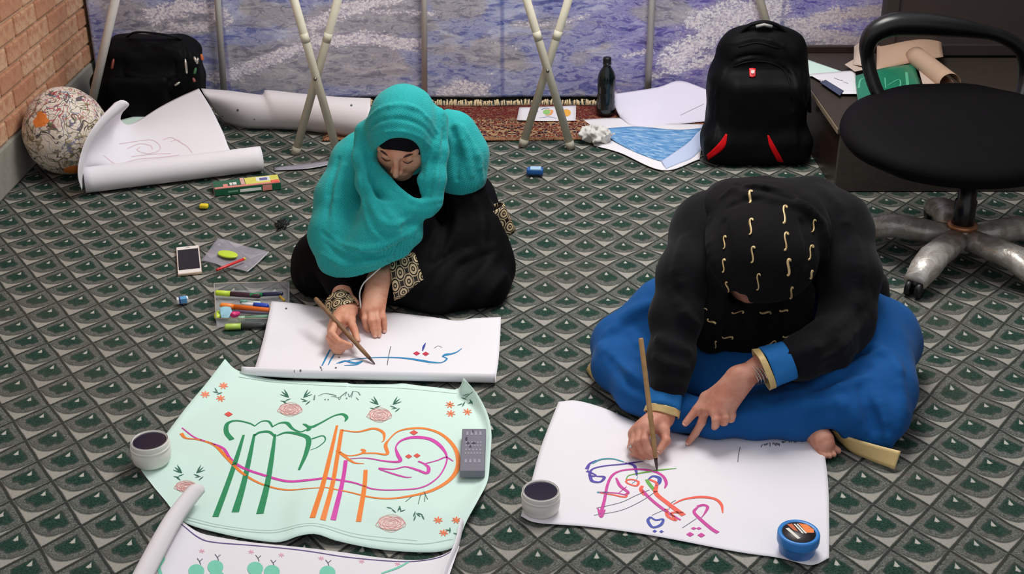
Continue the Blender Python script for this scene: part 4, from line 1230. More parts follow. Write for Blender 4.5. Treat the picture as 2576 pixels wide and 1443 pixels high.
# ---- mint green calligraphy sheet
top = spots([(566, 902, .05), (592, 928, .026), (640, 944, .010), (700, 955, .003), (780, 958, .003), (876, 964, .006), (884, 966, .003), (1010, 966, .003), (1100, 974, .003), (1150, 978, .006), (1166, 950, .05)])
bot = spots([(420, 1262, .004), (462, 1312, .003), (560, 1342, .003), (660, 1360, .004), (720, 1362, .006), (788, 1342, .020), (850, 1360, .010), (950, 1380, .004), (1050, 1388, .003), (1110, 1386, .004), (1152, 1372, .008)])
lef = spots([(566, 902, .05), (520, 962, .030), (470, 1022, .014), (420, 1088, .004), (372, 1150, .003), (352, 1172, .003), (380, 1215, .003), (420, 1262, .004)])
rig = spots([(1166, 950, .05), (1200, 990, .035), (1226, 1040, .024), (1236, 1090, .014), (1232, 1160, .010), (1226, 1210, .016), (1200, 1262, .030), (1170, 1318, .018), (1152, 1372, .008)])
S = coons(top, bot, lef, rig, 60, 44)
s_, t_ = np.meshgrid(np.linspace(0, 1, 60), np.linspace(0, 1, 44))
S[..., 2] = np.maximum(S[..., 2] + .006 * np.exp(-((s_ - .50) / .035) ** 2) * (.3 + .7 * t_) + .003 * np.exp(-((s_ - .72) / .03) ** 2) * (1 - t_), .002)
sh2 = Sheet('calligraphy_sheet', S, mint_p, 'pale mint sheet with large green and orange lettering and flowers', 'paper')
g_ink, o_ink, m_ink, r_ink, dk, rose = ink((30, 138, 88)), ink((240, 130, 44)), ink((212, 60, 168)), ink((222, 82, 70)), ink((52, 74, 70)), ink((214, 144, 142))
sh2.marks('green_lettering', [
    sh2.stroke([(613, 1094), (596, 1150), (572, 1220), (542, 1300)], [6, 11, 13, 15]), sh2.stroke([(640, 1092), (628, 1150), (612, 1220), (592, 1288)], [6, 11, 14, 18]),
    sh2.stroke([(692, 1092), (684, 1150), (672, 1220), (654, 1292)], [6, 11, 14, 18]),
    sh2.stroke([(638, 1098), (652, 1088), (676, 1086), (692, 1098)], [4, 8, 9, 5]), sh2.stroke([(696, 1096), (720, 1088), (752, 1092), (776, 1104), (770, 1140), (752, 1182)], [4, 8, 12, 13, 11, 6]),
    sh2.stroke([(784, 1104), (812, 1096), (818, 1108), (800, 1124), (780, 1132)], [5, 4, 3, 2.5, 1]),
    sh2.stroke([(584, 1106), (570, 1088), (572, 1066), (594, 1058), (626, 1064), (642, 1072)], [13, 12, 10, 6, 5, 3]),
    sh2.stroke([(640, 1072), (658, 1060), (676, 1060), (686, 1074)], [3, 4, 6, 4]), sh2.stroke([(684, 1074), (704, 1064), (722, 1064), (736, 1078), (756, 1086), (776, 1078)], [3, 5, 10, 7, 5, 3]),
    sh2.stroke([(762, 1066), (782, 1074), (806, 1064), (840, 1046), (862, 1042), (872, 1050), (868, 1060)], [4, 10, 6, 5, 9, 9, 3]), sh2.stroke([(768, 1066), (778, 1078), (772, 1084)], [3, 10, 4])], g_ink)
sh2.marks('orange_lettering', [
    sh2.stroke([(848, 1070), (832, 1140), (812, 1220), (786, 1302)], [6, 10, 12, 14]), sh2.stroke([(860, 1080), (850, 1140), (836, 1220), (812, 1308)], [9, 10, 11, 14]), sh2.stroke([(920, 1182), (916, 1230), (902, 1312)], [10, 11, 13]),
    sh2.stroke([(860, 1082), (900, 1086), (940, 1078), (964, 1088), (966, 1106), (960, 1112)], [4, 6, 9, 8, 4, 2]),
    sh2.stroke([(848, 1132), (870, 1150), (892, 1164), (916, 1166)], [9, 8, 6, 2]), sh2.stroke([(850, 1134), (876, 1146), (906, 1142), (916, 1134), (908, 1130)], [4, 4, 6, 10, 6]), sh2.stroke([(914, 1140), (944, 1140), (974, 1142), (970, 1120), (980, 1104), (1000, 1086), (1030, 1078), (1070, 1078), (1110, 1092), (1140, 1120), (1152, 1150), (1150, 1180), (1130, 1208), (1090, 1232), (1040, 1246), (980, 1254), (930, 1250), (880, 1238), (820, 1226)],
               [6, 6, 8, 9, 4, 5, 8, 8, 9, 10, 11, 12, 11, 10, 9, 8, 7, 6, 5]),
    sh2.stroke([(820, 1226), (780, 1228), (720, 1232), (660, 1218), (610, 1190), (570, 1150), (540, 1120), (500, 1106), (468, 1102), (456, 1090)], [4, 5, 6, 6, 7, 9, 7, 5, 6, 9])], o_ink)
sh2.marks('magenta_lettering', [
    sh2.stroke([(870, 1158), (862, 1210), (838, 1308)], [10, 10, 14]),
    sh2.stroke([(880, 1154), (920, 1152), (970, 1160), (1006, 1160), (1000, 1142), (996, 1124), (1010, 1108), (1040, 1100), (1080, 1104), (1108, 1122), (1124, 1148), (1118, 1176), (1098, 1204), (1060, 1226), (1000, 1232), (940, 1230), (890, 1214), (820, 1202)],
               [2, 4, 6, 10, 9, 4, 7, 12, 12, 10, 5, 4, 4, 5, 5, 5, 6, 9]),
    sh2.stroke([(820, 1202), (770, 1208), (720, 1210), (660, 1194), (610, 1176), (580, 1154), (562, 1128), (530, 1114), (490, 1100), (458, 1076)], [9, 9, 9, 8, 8, 7, 7, 5, 4, 3]),
    sh2.stroke([(952, 1178), (990, 1180), (1020, 1174), (1050, 1182), (1074, 1190), (1078, 1176), (1066, 1166), (1052, 1160)], [7, 5, 5, 8, 9, 9, 6, 6]), sh2.stroke([(954, 1180), (990, 1192), (1020, 1200), (1036, 1200)], [4, 6, 5, 2]),
    sh2.stroke([(1070, 1166), (1100, 1158), (1122, 1150), (1140, 1160)], [4, 4, 5, 3])], m_ink)
sh2.each('red_dot', [diamond(sh2, 575, 1042, 11, .6), diamond(sh2, 1041, 1088, 11, .6), diamond(sh2, 1028, 1148, 9, .65), diamond(sh2, 1049, 1146, 9, .65)], r_ink)
fl = []
for u, v in ((516, 992), (562, 970), (555, 1002), (1132, 1018), (1134, 1040), (1176, 1036), (1102, 1308), (1116, 1340), (1148, 1308)): fl.append(flower(sh2, u, v, 12, 7, 4))
sh2.each('orange_flower', fl, ink((238, 122, 74)))
rs = []
for u, v, a, b in ((730, 1030, 30, 16), (955, 1044, 30, 17), (984, 1316, 36, 20), (468, 1224, 28, 14)): rs.append(scribble_rose(sh2, u, v, a, b))
sh2.each('pink_wash', [sh2.blob(u, v, a * .92, b * .9) for u, v, a, b in ((730, 1030, 30, 16), (955, 1044, 30, 17), (984, 1316, 36, 20), (468, 1224, 28, 14))], ink((228, 206, 200)))
for g_ in rs:
    for p_ in g_:
        for v_ in p_[0]: v_.z += .0006
sh2.each('pink_rose', rs, rose)
lv = []
for u, v in ((745, 996), (970, 1014), (476, 1186)):
    for k, a in enumerate((200, 220, 240, 300, 320, 340)): lv.append(leaf(sh2, u + (-18 if k < 3 else 18), v + 4, a, 24, 4))
    for dx, a in ((-40, 10), (-34, 40), (-28, -20), (30, 170), (36, 140), (26, 200)): lv.append(leaf(sh2, u + dx, v + 12, a, 16, 4))
for u, v, a in ((972, 1276, 10), (985, 1280, 40), (1000, 1286, -60), (1004, 1272, 70), (1020, 1282, 160), (1040, 1300, -70), (1050, 1290, 20), (1058, 1300, -140), (1046, 1296, 110), (1060, 1294, 60),
                (1160, 1000, 20), (1170, 1010, 120), (1182, 1004, 60), (1190, 1010, 160), (1150, 1020, -20), (1120, 1332, 10), (1132, 1326, 90), (1140, 1340, 20), (540, 975, 60), (535, 985, 10), (545, 992, -20)):
    lv.append(leaf(sh2, u, v, a, 15, 4))
for u0, v0, u1, v1 in ((1040, 1246, 1020, 1262), (1058, 1244, 1052, 1268), (1070, 1240, 1068, 1262), (1066, 1236, 1076, 1256), (1190, 985, 1170, 1000), (1180, 990, 1165, 995)):
    lv.append(sh2.stroke([(u0, v0), (u1, v1)], 1.6, 6))
sh2.marks('green_leaves', lv, ink((46, 104, 84)), 'stuff')
sh2.marks('pencil_lettering', [sh2.stroke([(792, 994), (790, 1006)], [3, 4]), sh2.stroke([(800, 996), (816, 990), (834, 992), (846, 996), (832, 998)], [1, 2, 3, 2, 1]), sh2.stroke([(840, 998), (852, 1000), (864, 992), (872, 986), (868, 996)], [1, 2, 3, 2, 2]),
    sh2.stroke([(876, 990), (880, 998), (888, 984), (884, 1000)], 2), sh2.stroke([(886, 984), (900, 986), (906, 994)], [1, 2, 3]), sh2.blob(818, 1005, 2, 1.5), sh2.blob(826, 1005, 2, 1.5), sh2.blob(872, 1002, 2, 2), sh2.stroke([(896, 1000), (902, 1006)], 2.5), sh2.stroke([(850, 1000), (854, 1005), (858, 999)], 2),
    sh2.stroke([(600, 948), (700, 962), (870, 972), (1000, 976), (1150, 990)], 1.0), sh2.stroke([(470, 1308), (560, 1328), (680, 1340), (786, 1322), (900, 1352), (1050, 1368), (1140, 1356)], 1.0), sh2.stroke([(470, 1300), (560, 1322), (680, 1334), (786, 1316), (900, 1344), (1050, 1360)], .8)], ink((120, 134, 130)), 'stuff')

# ---- white sheet with cactus drawings at the bottom of the picture, its side edges rolled
top = spots([(452, 1306, .012), (500, 1338, .004), (560, 1352, .003), (640, 1364, .003), (760, 1376, .003), (860, 1388, .003), (960, 1402, .003), (1050, 1408, .003), (1110, 1396, .008), (1156, 1372, .020)])
bot = spots([(330, 1560, .012), (420, 1590, .003), (640, 1610, .003), (860, 1640, .003), (1020, 1650, .003), (1092, 1600, .02)])
lef = spots([(452, 1306, .012), (420, 1370, .012), (380, 1460, .012), (330, 1560, .012)])
rig = spots([(1156, 1372, .020), (1146, 1400, .022), (1120, 1480, .024), (1092, 1600, .02)])
sh3 = Sheet('drawing_sheet', coons(top, bot, lef, rig, 50, 24), white_p, 'white sheet with green cactus drawings at the bottom edge', 'paper')
def side_roll(P, R, a0, a1, into, n=14, taper=None):
    P = [Vector(p) for p in smooth_line(P, 6)]
    rows = []
    for i, a in enumerate(np.linspace(a0, a1, n)):
        row = []
        for k, p in enumerate(P):
            r = R * (taper(k / (len(P) - 1)) if taper else 1)
            d = Vector(into)
            row.append(p + d * (r * math.sin(a)) + Vector((0, 0, r * (1 - math.cos(a)))))
        rows.append(row)
    return np.array([[list(q) for q in r] for r in rows])
V, Fc, uv = gridmesh(side_roll(spots([(492, 1262, .010), (440, 1330, .010), (380, 1440, .010), (320, 1560, .010)]), .024, -.2, 4.9, (-.85, -.5, 0)))
obj('rolled_edge', V, Fc, cream_p, sh3.root, uv=uv, solid=.0006)
V, Fc, uv = gridmesh(side_roll(spots([(1150, 1330, .004), (1136, 1390, .004), (1108, 1460, .004), (1070, 1600, .004)]), .016, 0, 2.6, (.95, .1, 0)))
obj('rolled_edge', V, Fc, white_p, sh3.root, uv=uv, solid=.0006)
sh3.marks('purple_border', [sh3.stroke([(456, 1318), (500, 1352), (540, 1364), (640, 1372), (760, 1384), (880, 1402), (1000, 1412), (1060, 1410), (1110, 1400), (1146, 1380)], [2, 3, 3, 3, 3, 3, 3, 3, 3, 2])], ink((86, 62, 134)))
cact = []
for u, v in ((494, 1436), (542, 1426), (642, 1430), (684, 1438), (824, 1440)): cact.append([sh3.blob(u, v, 20, 17), sh3.blob(u + 3, v + 30, 22, 22)])
cact.append(sh3.stroke([(960, 1442), (1000, 1428), (1030, 1412)], [5, 7, 4])); cact.append([sh3.blob(400, 1400, 10, 8), sh3.stroke([(398, 1385), (410, 1405), (400, 1425), (404, 1445)], [3, 9, 8, 9])])
sh3.each('green_cactus', cact, ink((120, 206, 178)))
sh3.marks('cactus_spines', [sh3.stroke([(u, v), (u - 3, v - 8), (u - 9, v - 16)], 1.6) for u, v in ((505, 1420), (550, 1410), (652, 1412), (690, 1424), (828, 1424))] +
          [sh3.stroke([(u - 3, v - 8), (u + 5, v - 15)], 1.6) for u, v in ((505, 1420), (550, 1410), (652, 1412), (690, 1424), (828, 1424))], ink((70, 76, 80)), 'stuff')
pf_ = []
for u, v in ((508, 1386), (632, 1388), (708, 1396), (808, 1404), (910, 1412), (1000, 1418)): pf_.append(flower(sh3, u, v, 8, 6, 2))
sh3.each('pink_blossom', pf_, ink((240, 170, 196)))

# ---- white sheet with colourful lettering before the blue skirt
top = spots([(1405, 1010, .012), (1450, 1007, .014), (1520, 1026, .008), (1600, 1060, .004), (1690, 1082, .003), (1740, 1094, .003), (1850, 1082, .004), (1950, 1066, .006), (2045, 1053, .012)])
bot = spots([(1310, 1297, .003), (1352, 1314, .006), (1480, 1324, .003), (1640, 1346, .003), (1850, 1386, .003), (1960, 1402, .003), (2040, 1420, .006), (2086, 1402, .006)])
lef = spots([(1405, 1010, .012), (1362, 1120, .004), (1334, 1220, .003), (1310, 1297, .003)])
rig = spots([(2045, 1053, .012), (2068, 1110, .016), (2082, 1200, .012), (2086, 1300, .006), (2086, 1402, .006)])
S = coons(top, bot, lef, rig, 60, 40); S[..., 2] = np.maximum(S[..., 2], .002)
sh4 = Sheet('calligraphy_sheet', S, white_p, 'white sheet with rainbow lettering before the blue-skirted person', 'paper')
vio, mag, red, blu, grn, tea = ink((74, 52, 160)), ink((200, 46, 150)), ink((240, 88, 66)), ink((54, 72, 168)), ink((96, 168, 60)), ink((54, 140, 158))
sh4.marks('violet_lettering', [sh4.stroke([(1476, 1180), (1484, 1166), (1500, 1158)], [10, 6, 4]), sh4.stroke([(1476, 1184), (1500, 1196), (1484, 1196), (1490, 1180), (1520, 1172), (1560, 1168), (1590, 1164), (1618, 1160)], [9, 4, 8, 5, 5, 5, 6, 2]),
    sh4.stroke([(1484, 1196), (1490, 1210), (1510, 1212), (1520, 1200), (1500, 1198)], [8, 9, 6, 8, 4]), sh4.stroke([(1572, 1164), (1594, 1170), (1600, 1184), (1602, 1196)], [4, 8, 7, 4])], vio)
sh4.marks('teal_lettering', [sh4.stroke([(1490, 1166), (1510, 1156), (1540, 1154), (1570, 1162)], [4, 6, 5, 4]), sh4.stroke([(1502, 1238), (1530, 1238)], [6, 4]), sh4.stroke([(1604, 1198), (1600, 1208), (1590, 1216)], 1.4)], tea)
sh4.marks('magenta_lettering', [sh4.stroke([(1510, 1296), (1520, 1260), (1528, 1220), (1540, 1196), (1562, 1184), (1600, 1180), (1640, 1184), (1666, 1196), (1676, 1214), (1672, 1228)], [10, 8, 7, 7, 6, 7, 8, 8, 8, 3]),
    sh4.stroke([(1504, 1278), (1512, 1300), (1522, 1282)], [4, 7, 4]), sh4.stroke([(1550, 1202), (1560, 1222), (1580, 1238), (1572, 1244)], [5, 9, 8, 5]), sh4.stroke([(1556, 1240), (1576, 1224)], [2, 2]), sh4.stroke([(1508, 1238), (1550, 1240), (1578, 1246)], [3, 4, 4]),
    sh4.stroke([(1614, 1232), (1640, 1258), (1676, 1286), (1712, 1308)], [9, 9, 9, 5]), sh4.stroke([(1754, 1274), (1770, 1270), (1780, 1276), (1772, 1292), (1764, 1302)], [8, 8, 8, 4, 1.5]), sh4.stroke([(1754, 1276), (1746, 1288), (1762, 1306), (1790, 1330), (1806, 1340)], [6, 8, 10, 11, 12])], mag)
sh4.each('magenta_dot', [diamond(sh4, 1736, 1344, 10, .6), diamond(sh4, 1764, 1346, 10, .6), diamond(sh4, 1745, 1329, 7, .5), diamond(sh4, 1758, 1329, 7, .5)], mag)
sh4.marks('orange_red_lettering', [sh4.stroke([(1510, 1240), (1540, 1244), (1572, 1250), (1578, 1240)], [3, 5, 6, 4]), sh4.stroke([(1574, 1208), (1590, 1206), (1606, 1212), (1600, 1222), (1580, 1216), (1574, 1210)], [6, 5, 6, 6, 5, 5]),
    sh4.stroke([(1616, 1222), (1612, 1232), (1622, 1246)], [8, 9, 7]), sh4.stroke([(1634, 1206), (1652, 1216), (1650, 1240), (1680, 1266), (1720, 1296)], [7, 8, 12, 13, 14]), sh4.stroke([(1676, 1280), (1680, 1298), (1700, 1308), (1690, 1290), (1720, 1290)], [8, 9, 8, 6, 9]),
    sh4.stroke([(1694, 1268), (1720, 1256), (1760, 1250), (1796, 1254), (1814, 1268), (1818, 1290)], [3, 6, 9, 9, 8, 3])], red)
sh4.marks('green_lettering', [sh4.stroke([(1575, 1206), (1582, 1196), (1610, 1190), (1660, 1182), (1702, 1178)], [3, 3, 5, 6, 1.5]), sh4.stroke([(1626, 1206), (1634, 1218), (1650, 1238)], [8, 10, 9])], grn)
sh4.marks('blue_lettering', [sh4.stroke([(1630, 1206), (1642, 1198), (1658, 1202), (1658, 1214), (1650, 1222)], [3, 7, 11, 9, 3])], blu)
sh4.marks('blue_letter', [sh4.stroke([(1636, 1300), (1630, 1310), (1642, 1326), (1662, 1320), (1668, 1306), (1650, 1308), (1636, 1300)], [6, 8, 8, 8, 6, 6, 5])], blu)
sh4.each('blue_dot', [diamond(sh4, 1647, 1336, 6, .6), diamond(sh4, 1664, 1337, 6, .6)], blu)
sh4.marks('pencil_outline', [sh4.stroke([(1500, 1278), (1560, 1264), (1600, 1246), (1634, 1232)], 1.6), sh4.stroke([(1494, 1296), (1560, 1284), (1610, 1262), (1650, 1236)], 1.6), sh4.stroke([(1716, 1328), (1740, 1312), (1752, 1304)], 1.4), sh4.stroke([(1640, 1296), (1662, 1286), (1676, 1282)], 1.4), sh4.stroke([(1862, 1124), (1858, 1142), (1856, 1162)], 1.6), sh4.stroke([(1682, 1282), (1688, 1266), (1700, 1258)], 1.6)], ink((96, 104, 118)), 'stuff')
# small handwritten name line, written from her side of the sheet (so upside down here)
hw = []
for u, v, pts in ((2044, 1107, [(4, 4), (2, -3), (-1, 3), (-3, -3)]), (2034, 1108, [(3, 1), (0, -2), (-2, 2), (1, 2)]), (2025, 1107, [(4, 2), (2, -3), (0, 2), (-2, -3), (-3, 2)]), (2018, 1109, [(2, 0), (0, 3), (-2, 0), (1, -2)]), (2011, 1107, [(0, -1), (0, 1)]), (2000, 1110, [(2, 4), (2, -4), (1, 0), (-2, 0), (-2, 4), (-2, -3)]),
                  (1992, 1110, [(3, 0), (0, -2), (-2, 1), (0, 3)]), (1985, 1110, [(2, -3), (0, 0), (1, 3), (-1, 3)]), (1976, 1111, [(3, -1), (0, -2), (-2, 1), (0, 2)]), (1969, 1112, [(3, 2), (1, -2), (0, 2), (-2, -2)]), (1957, 1118, [(4, 4), (3, -3), (0, 2), (-2, -4), (-6, 4)]), (1949, 1116, [(2, -2), (1, 2), (-1, 2), (-2, -2)]), (1944, 1116, [(2, -3), (0, 0), (1, 2)]),
                  (1937, 1117, [(0, 6), (0, -3), (-2, -3)]), (1930, 1117, [(3, 0), (0, -2), (-2, 2), (1, 2)]), (1923, 1118, [(3, -2), (2, 2), (0, 2), (-1, -2)]), (1916, 1121, [(2, -3), (0, 0), (-2, 4)])):
    hw.append(sh4.stroke([(u + a, v + b) for a, b in pts], 1.5, 4))
sh4.marks('handwriting', hw, ink((60, 48, 60)), 'stuff')

# ---- big white sheet half unrolled on the left
def big_roll():
    top = spots([(288, 258, 0.306), (308, 251, 0.313), (325, 263, 0.289), (308, 284, 0.228), (304, 302, 0.174), (322, 313, 0.137), (350, 302, 0.127), (400, 270, 0.141), (450, 244, 0.157), (500, 222, 0.171)])
    left = spots([(288, 258, 0.306), (252, 296, 0.268), (222, 340, 0.221), (202, 392, 0.159), (196, 440, 0.100), (206, 480, .030)])
    right = spots([(500, 222, 0.171), (530, 270, 0.151), (560, 330, 0.110), (585, 386, 0.061), (640, 425, .012)])
    bot = spots([(206, 480, .030), (214, 458, .040), (236, 446, .020), (330, 448, .014), (500, 438, .012), (640, 425, .012)])
    return coons(top, bot, left, right, 70, 36)
sh5 = Sheet('unrolled_sheet', big_roll(), white_p, 'large white sheet with faint pink sketch unrolling beside the cushion', 'paper')
# the roll along its near edge and the curl at its far corner
ra, rb = spot(207, 497, .0), spot(655, 440, .0)
d = (rb - ra).normalized(); nrm = Vector((d.y, -d.x, 0)); Rr = .046
rows = []
for a in np.linspace(-.6, 2 * PI * .98, 40):
    r_ = Rr * (1 - .012 * a)
    rows.append([list(p + Vector((0, 0, Rr)) + nrm * (-Rr * .0 + r_ * math.sin(a) * 1.0) + Vector((0, 0, -r_ * math.cos(a))) + Vector((0, .045, .003))) for p in [ra.lerp(rb, f) for f in np.linspace(0, 1, 24)]])
V, Fc, uv = gridmesh(np.array(rows))
obj('rolled_edge', V, Fc, white_p, sh5.root, uv=uv, solid=.0008)
pk = ink((226, 196, 206))
sh5.marks('pink_sketch', [sh5.stroke(p, 2.0) for p in ([(300, 362), (340, 356), (380, 352), (402, 366), (398, 380), (370, 386), (345, 378), (352, 370)], [(320, 374), (350, 362), (378, 366), (384, 376)], [(410, 352), (430, 346), (450, 356), (470, 368), (484, 384)], [(430, 356), (446, 352), (462, 364)],
                                                       [(260, 390), (290, 412), (320, 418)], [(310, 410), (350, 400), (400, 396), (450, 390)], [(330, 394), (380, 388), (430, 386)])], pk, 'stuff')

# ---- long white sheets lying along the backdrop
top = spots([(505, 222, .15), (580, 228, .13), (660, 238, .10), (668, 226, .12), (760, 236, .10), (860, 246, .08), (935, 250, .07)])
bot = spots([(565, 310, .012), (620, 322, .008), (700, 324, .008), (780, 330, .008), (860, 342, .006), (930, 352, .006)])
lef = spots([(505, 222, .15), (520, 260, .10), (540, 290, .05), (565, 310, .012)])
rig = spots([(935, 250, .07), (935, 290, .09), (932, 330, .05), (930, 352, .006)])
S = coons(top, bot, lef, rig, 50, 20); t_ = np.linspace(0, 1, 20)[:, None]; S[..., 2] += .05 * np.sin(PI * t_); S[..., 1] -= .03 * np.sin(PI * t_)
sh6 = Sheet('long_paper_roll', S, cream_p, 'long curved white paper lying below the backdrop behind crossed stand', 'paper')
sh6.marks('ink_specks', [sh6.blob(598, 277, 3, 3), sh6.blob(884, 265, 3, 2.5), sh6.blob(560, 292, 2, 1.5), sh6.blob(640, 300, 2, 1.5)], grey_ink, 'stuff')
S = coons(spots([(300, 302, .05), (340, 292, .055), (370, 288, .06)]), spots([(300, 330, .04), (340, 318, .04), (372, 304, .045)]), spots([(300, 302, .05), (300, 316, .045), (300, 330, .04)]), spots([(370, 288, .06), (372, 296, .05), (372, 304, .045)]), 14, 8)
Sheet('mint_scrap', S, mint_p, 'small piece of mint paper peeking out behind the white curl', 'paper')

# ---- loose sheets around the dark bottle
S = coons(spots([(1546, 236, .07), (1600, 228, .08), (1660, 218, .09), (1712, 203, .10), (1785, 228, .09)]), spots([(1560, 296, .012), (1600, 318, .010), (1700, 312, .012), (1775, 305, .012)]),
          spots([(1546, 236, .07), (1545, 258, .05), (1552, 280, .03), (1560, 296, .012)]), spots([(1785, 228, .09), (1788, 260, .06), (1782, 285, .03), (1775, 305, .012)]), 30, 20)
sh7 = Sheet('loose_sheet', S, paper_mat('lilac_white_paper', (228, 224, 240), (214, 206, 226)), 'large pale sheet propped between the bottle and black backpack', 'paper')
sh7.marks('pencil_lines', [sh7.stroke([(1712, 290), (1740, 276), (1770, 262)], 1.6)], ink((170, 164, 184)))
S = coons(spots([(1450, 302, .006), (1560, 296, .010), (1680, 310, .014), (1768, 312, .02)]), spots([(1495, 366, .004), (1560, 384, .004), (1668, 428, .004), (1760, 400, .004)]),
          spots([(1450, 302, .006), (1470, 320, .006), (1482, 345, .005), (1495, 366, .004)]), spots([(1768, 312, .02), (1768, 345, .015), (1764, 375, .008), (1760, 400, .004)]), 26, 20)
sh8 = Sheet('loose_sheet', S, white_p, 'white sheet lying flat under the blue printed picture', 'paper')
def seaprint():
    t = NT('blue_print'); c = t.coord('UV'); n = t.noise(t.mapping(c, sc=(3, 10, 1), rot=(0, 0, .3)), 2.0, 6, .6, dist=.8)
    return t.done(t.ramp(n, [(.3, (62, 120, 176)), (.48, (96, 152, 204)), (.6, (150, 186, 220)), (.75, (214, 226, 238))]), .5, 0, .4)
S = coons(spots([(1508, 324, .022), (1600, 318, .026), (1700, 326, .03), (1764, 322, .04)]), spots([(1548, 356, .010), (1590, 378, .008), (1640, 398, .008), (1664, 404, .010)]),
          spots([(1508, 324, .022), (1520, 336, .018), (1534, 346, .014), (1548, 356, .010)]), spots([(1764, 322, .04), (1740, 350, .028), (1700, 380, .016), (1664, 404, .010)]), 26, 18)
sh9 = Sheet('blue_picture', S, seaprint(), 'blue printed picture on the loose sheets left of the black backpack', 'picture')
S = coons(spots([(1664, 404, .012), (1700, 380, .018), (1740, 350, .030), (1768, 312, .042)]), spots([(1676, 424, .006), (1710, 410, .006), (1740, 398, .006), (1772, 372, .006)]),
          spots([(1664, 404, .012), (1668, 412, .010), (1676, 424, .006)]), spots([(1768, 312, .042), (1770, 340, .025), (1772, 372, .006)]), 18, 8)
Sheet('loose_sheet', S, paper_mat('bluish_paper', (196, 206, 232), (150, 172, 214)), 'narrow bluish fold of paper against the backpack base', 'paper')
S = coons(spots([(1306, 270, .024), (1370, 268, .024), (1449, 265, .024)]), spots([(1300, 302, .012), (1370, 304, .012), (1448, 303, .012)]), spots([(1306, 270, .024), (1303, 286, .018), (1300, 302, .012)]), spots([(1449, 265, .024), (1449, 284, .018), (1448, 303, .012)]), 12, 8)
sh10 = Sheet('picture_card', S, white_p, 'white card with round colour prints lying on the red rug', 'card')
sh10.marks('orange_print', [sh10.blob(1425, 284, 11, 9)], ink((244, 178, 70)))
sh10.marks('orange_ring', [sh10.stroke([(1370, 276), (1388, 278), (1384, 288), (1372, 290)], [3, 6, 6, 3])], ink((240, 166, 90)))
sh10.marks('green_print', [sh10.blob(1375, 282, 9, 6)], ink((150, 206, 110)))
sh10.marks('blue_print', [sh10.stroke([(1362, 276), (1372, 272), (1382, 274)], [2, 3, 2]), sh10.blob(1352, 280, 2, 1.5), sh10.stroke([(1356, 297), (1380, 294), (1400, 298)], [1, 2, 1])], ink((92, 130, 170)))
# grey translucent strip on the carpet
S = coons(spots([(690, 420, .004), (760, 412, .004), (838, 402, .004)]), spots([(690, 428, .004), (770, 424, .004), (838, 412, .004)]), spots([(690, 420, .004), (690, 424, .004), (690, 428, .004)]), spots([(838, 402, .004), (838, 407, .004), (838, 412, .004)]), 12, 4)
tag(obj('plastic_strip', *gridmesh(S)[:2], plain('grey_plastic', (150, 146, 156), .3), solid=.001), 'grey plastic strip on the carpet right of the white roll', 'strip')
# ================================================================== SMALL THINGS ON THE CARPET
def marker(name, a, b, r, body_m, cap_m, label, cat='pen', capf=.32, group=None, cap2=None, cap_first=True):
    """pen lying from a (cap end) to b; cap, barrel and end plug are its parts"""
    a, b = Vector(a), Vector(b); root = thing(name, label, cat, (a.x, a.y, min(a.z, b.z) - r), group)
    m = a.lerp(b, capf)
    obj('cap', *tube([a, a.lerp(m, .06), a.lerp(m, .12), m], [r * .6, r * .95, r * 1.12, r * 1.12], 12), cap_m, root)
    obj('barrel', *tube([m, a.lerp(b, .97), b], [r, r, r * .75], 12), body_m, root)
    if cap2 is not None: obj('end_plug', *tube([a.lerp(b, .9), b + (b - a).normalized() * .001], [r * 1.03, r * .9], 12), cap2, root)
    return root
black_plastic = plain('black_plastic', (18, 18, 20), .4)
lime = plain('lime_plastic', (196, 222, 60), .4, var=.08)
clear = NT('clear_plastic'); _n = clear.noise(clear.coord(), 30, 3)
clear.bump(_n, .3, .004)
clear_m = clear.done(lin((226, 226, 232)), .12, 0, .6, Alpha=.22)
clear_m.blend_method = 'BLEND' if hasattr(clear_m, 'blend_method') else clear_m.blend_method
sleeve = NT('clear_sleeve'); sleeve.bump(sleeve.noise(sleeve.coord(), 22, 4), .6, .01)
sleeve_m = sleeve.done(lin((206, 200, 214)), .15, 0, .7, Alpha=.30)

# reed pens held by the two people
reed_m = NT('reed'); _c = reed_m.coord(); _n = reed_m.noise(reed_m.mapping(_c, sc=(1, 1, 1)), 60, 4, .6)
reed_m = reed_m.done(reed_m.mix(_n, lin((96, 68, 50)), lin((158, 120, 86))), .6, 0, .3)
def reed_pen(tip, top, r, lb, mat):
    tip, top = Vector(tip), Vector(top); d = (top - tip)
    root = thing('reed_pen', lb, 'pen', tip)
    f = lambda k: tip + d * k
    obj('shaft', *tube([f(.09), f(.2), f(.38), f(.40), f(.42), f(.7), f(.985), f(1)], [r * .8, r * .98, r, r * 1.16, r, r, r, r * .8], 12), mat, root)
    obj('nib', *tube([f(.0), f(.03), f(.09)], [r * .22, r * .5, r * .8], 10, flat=.6), plain('inked_nib', (70, 50, 52), .5), root)
reed_pen(spot(943, 915, .004), spot(793, 750, .112), .0062, 'brown reed pen held in the hand by the brocade cuff', reed_m)
bam = NT('bamboo'); _n = bam.noise(bam.coord(), 60, 4, .6)
reed_pen(spot(1653, 1182, .005), spot(1612, 850, .265), .0062, 'long tan reed pen held over the rainbow lettering', bam.done(bam.mix(_n, lin((138, 104, 66)), lin((188, 150, 102))), .5, 0, .3))

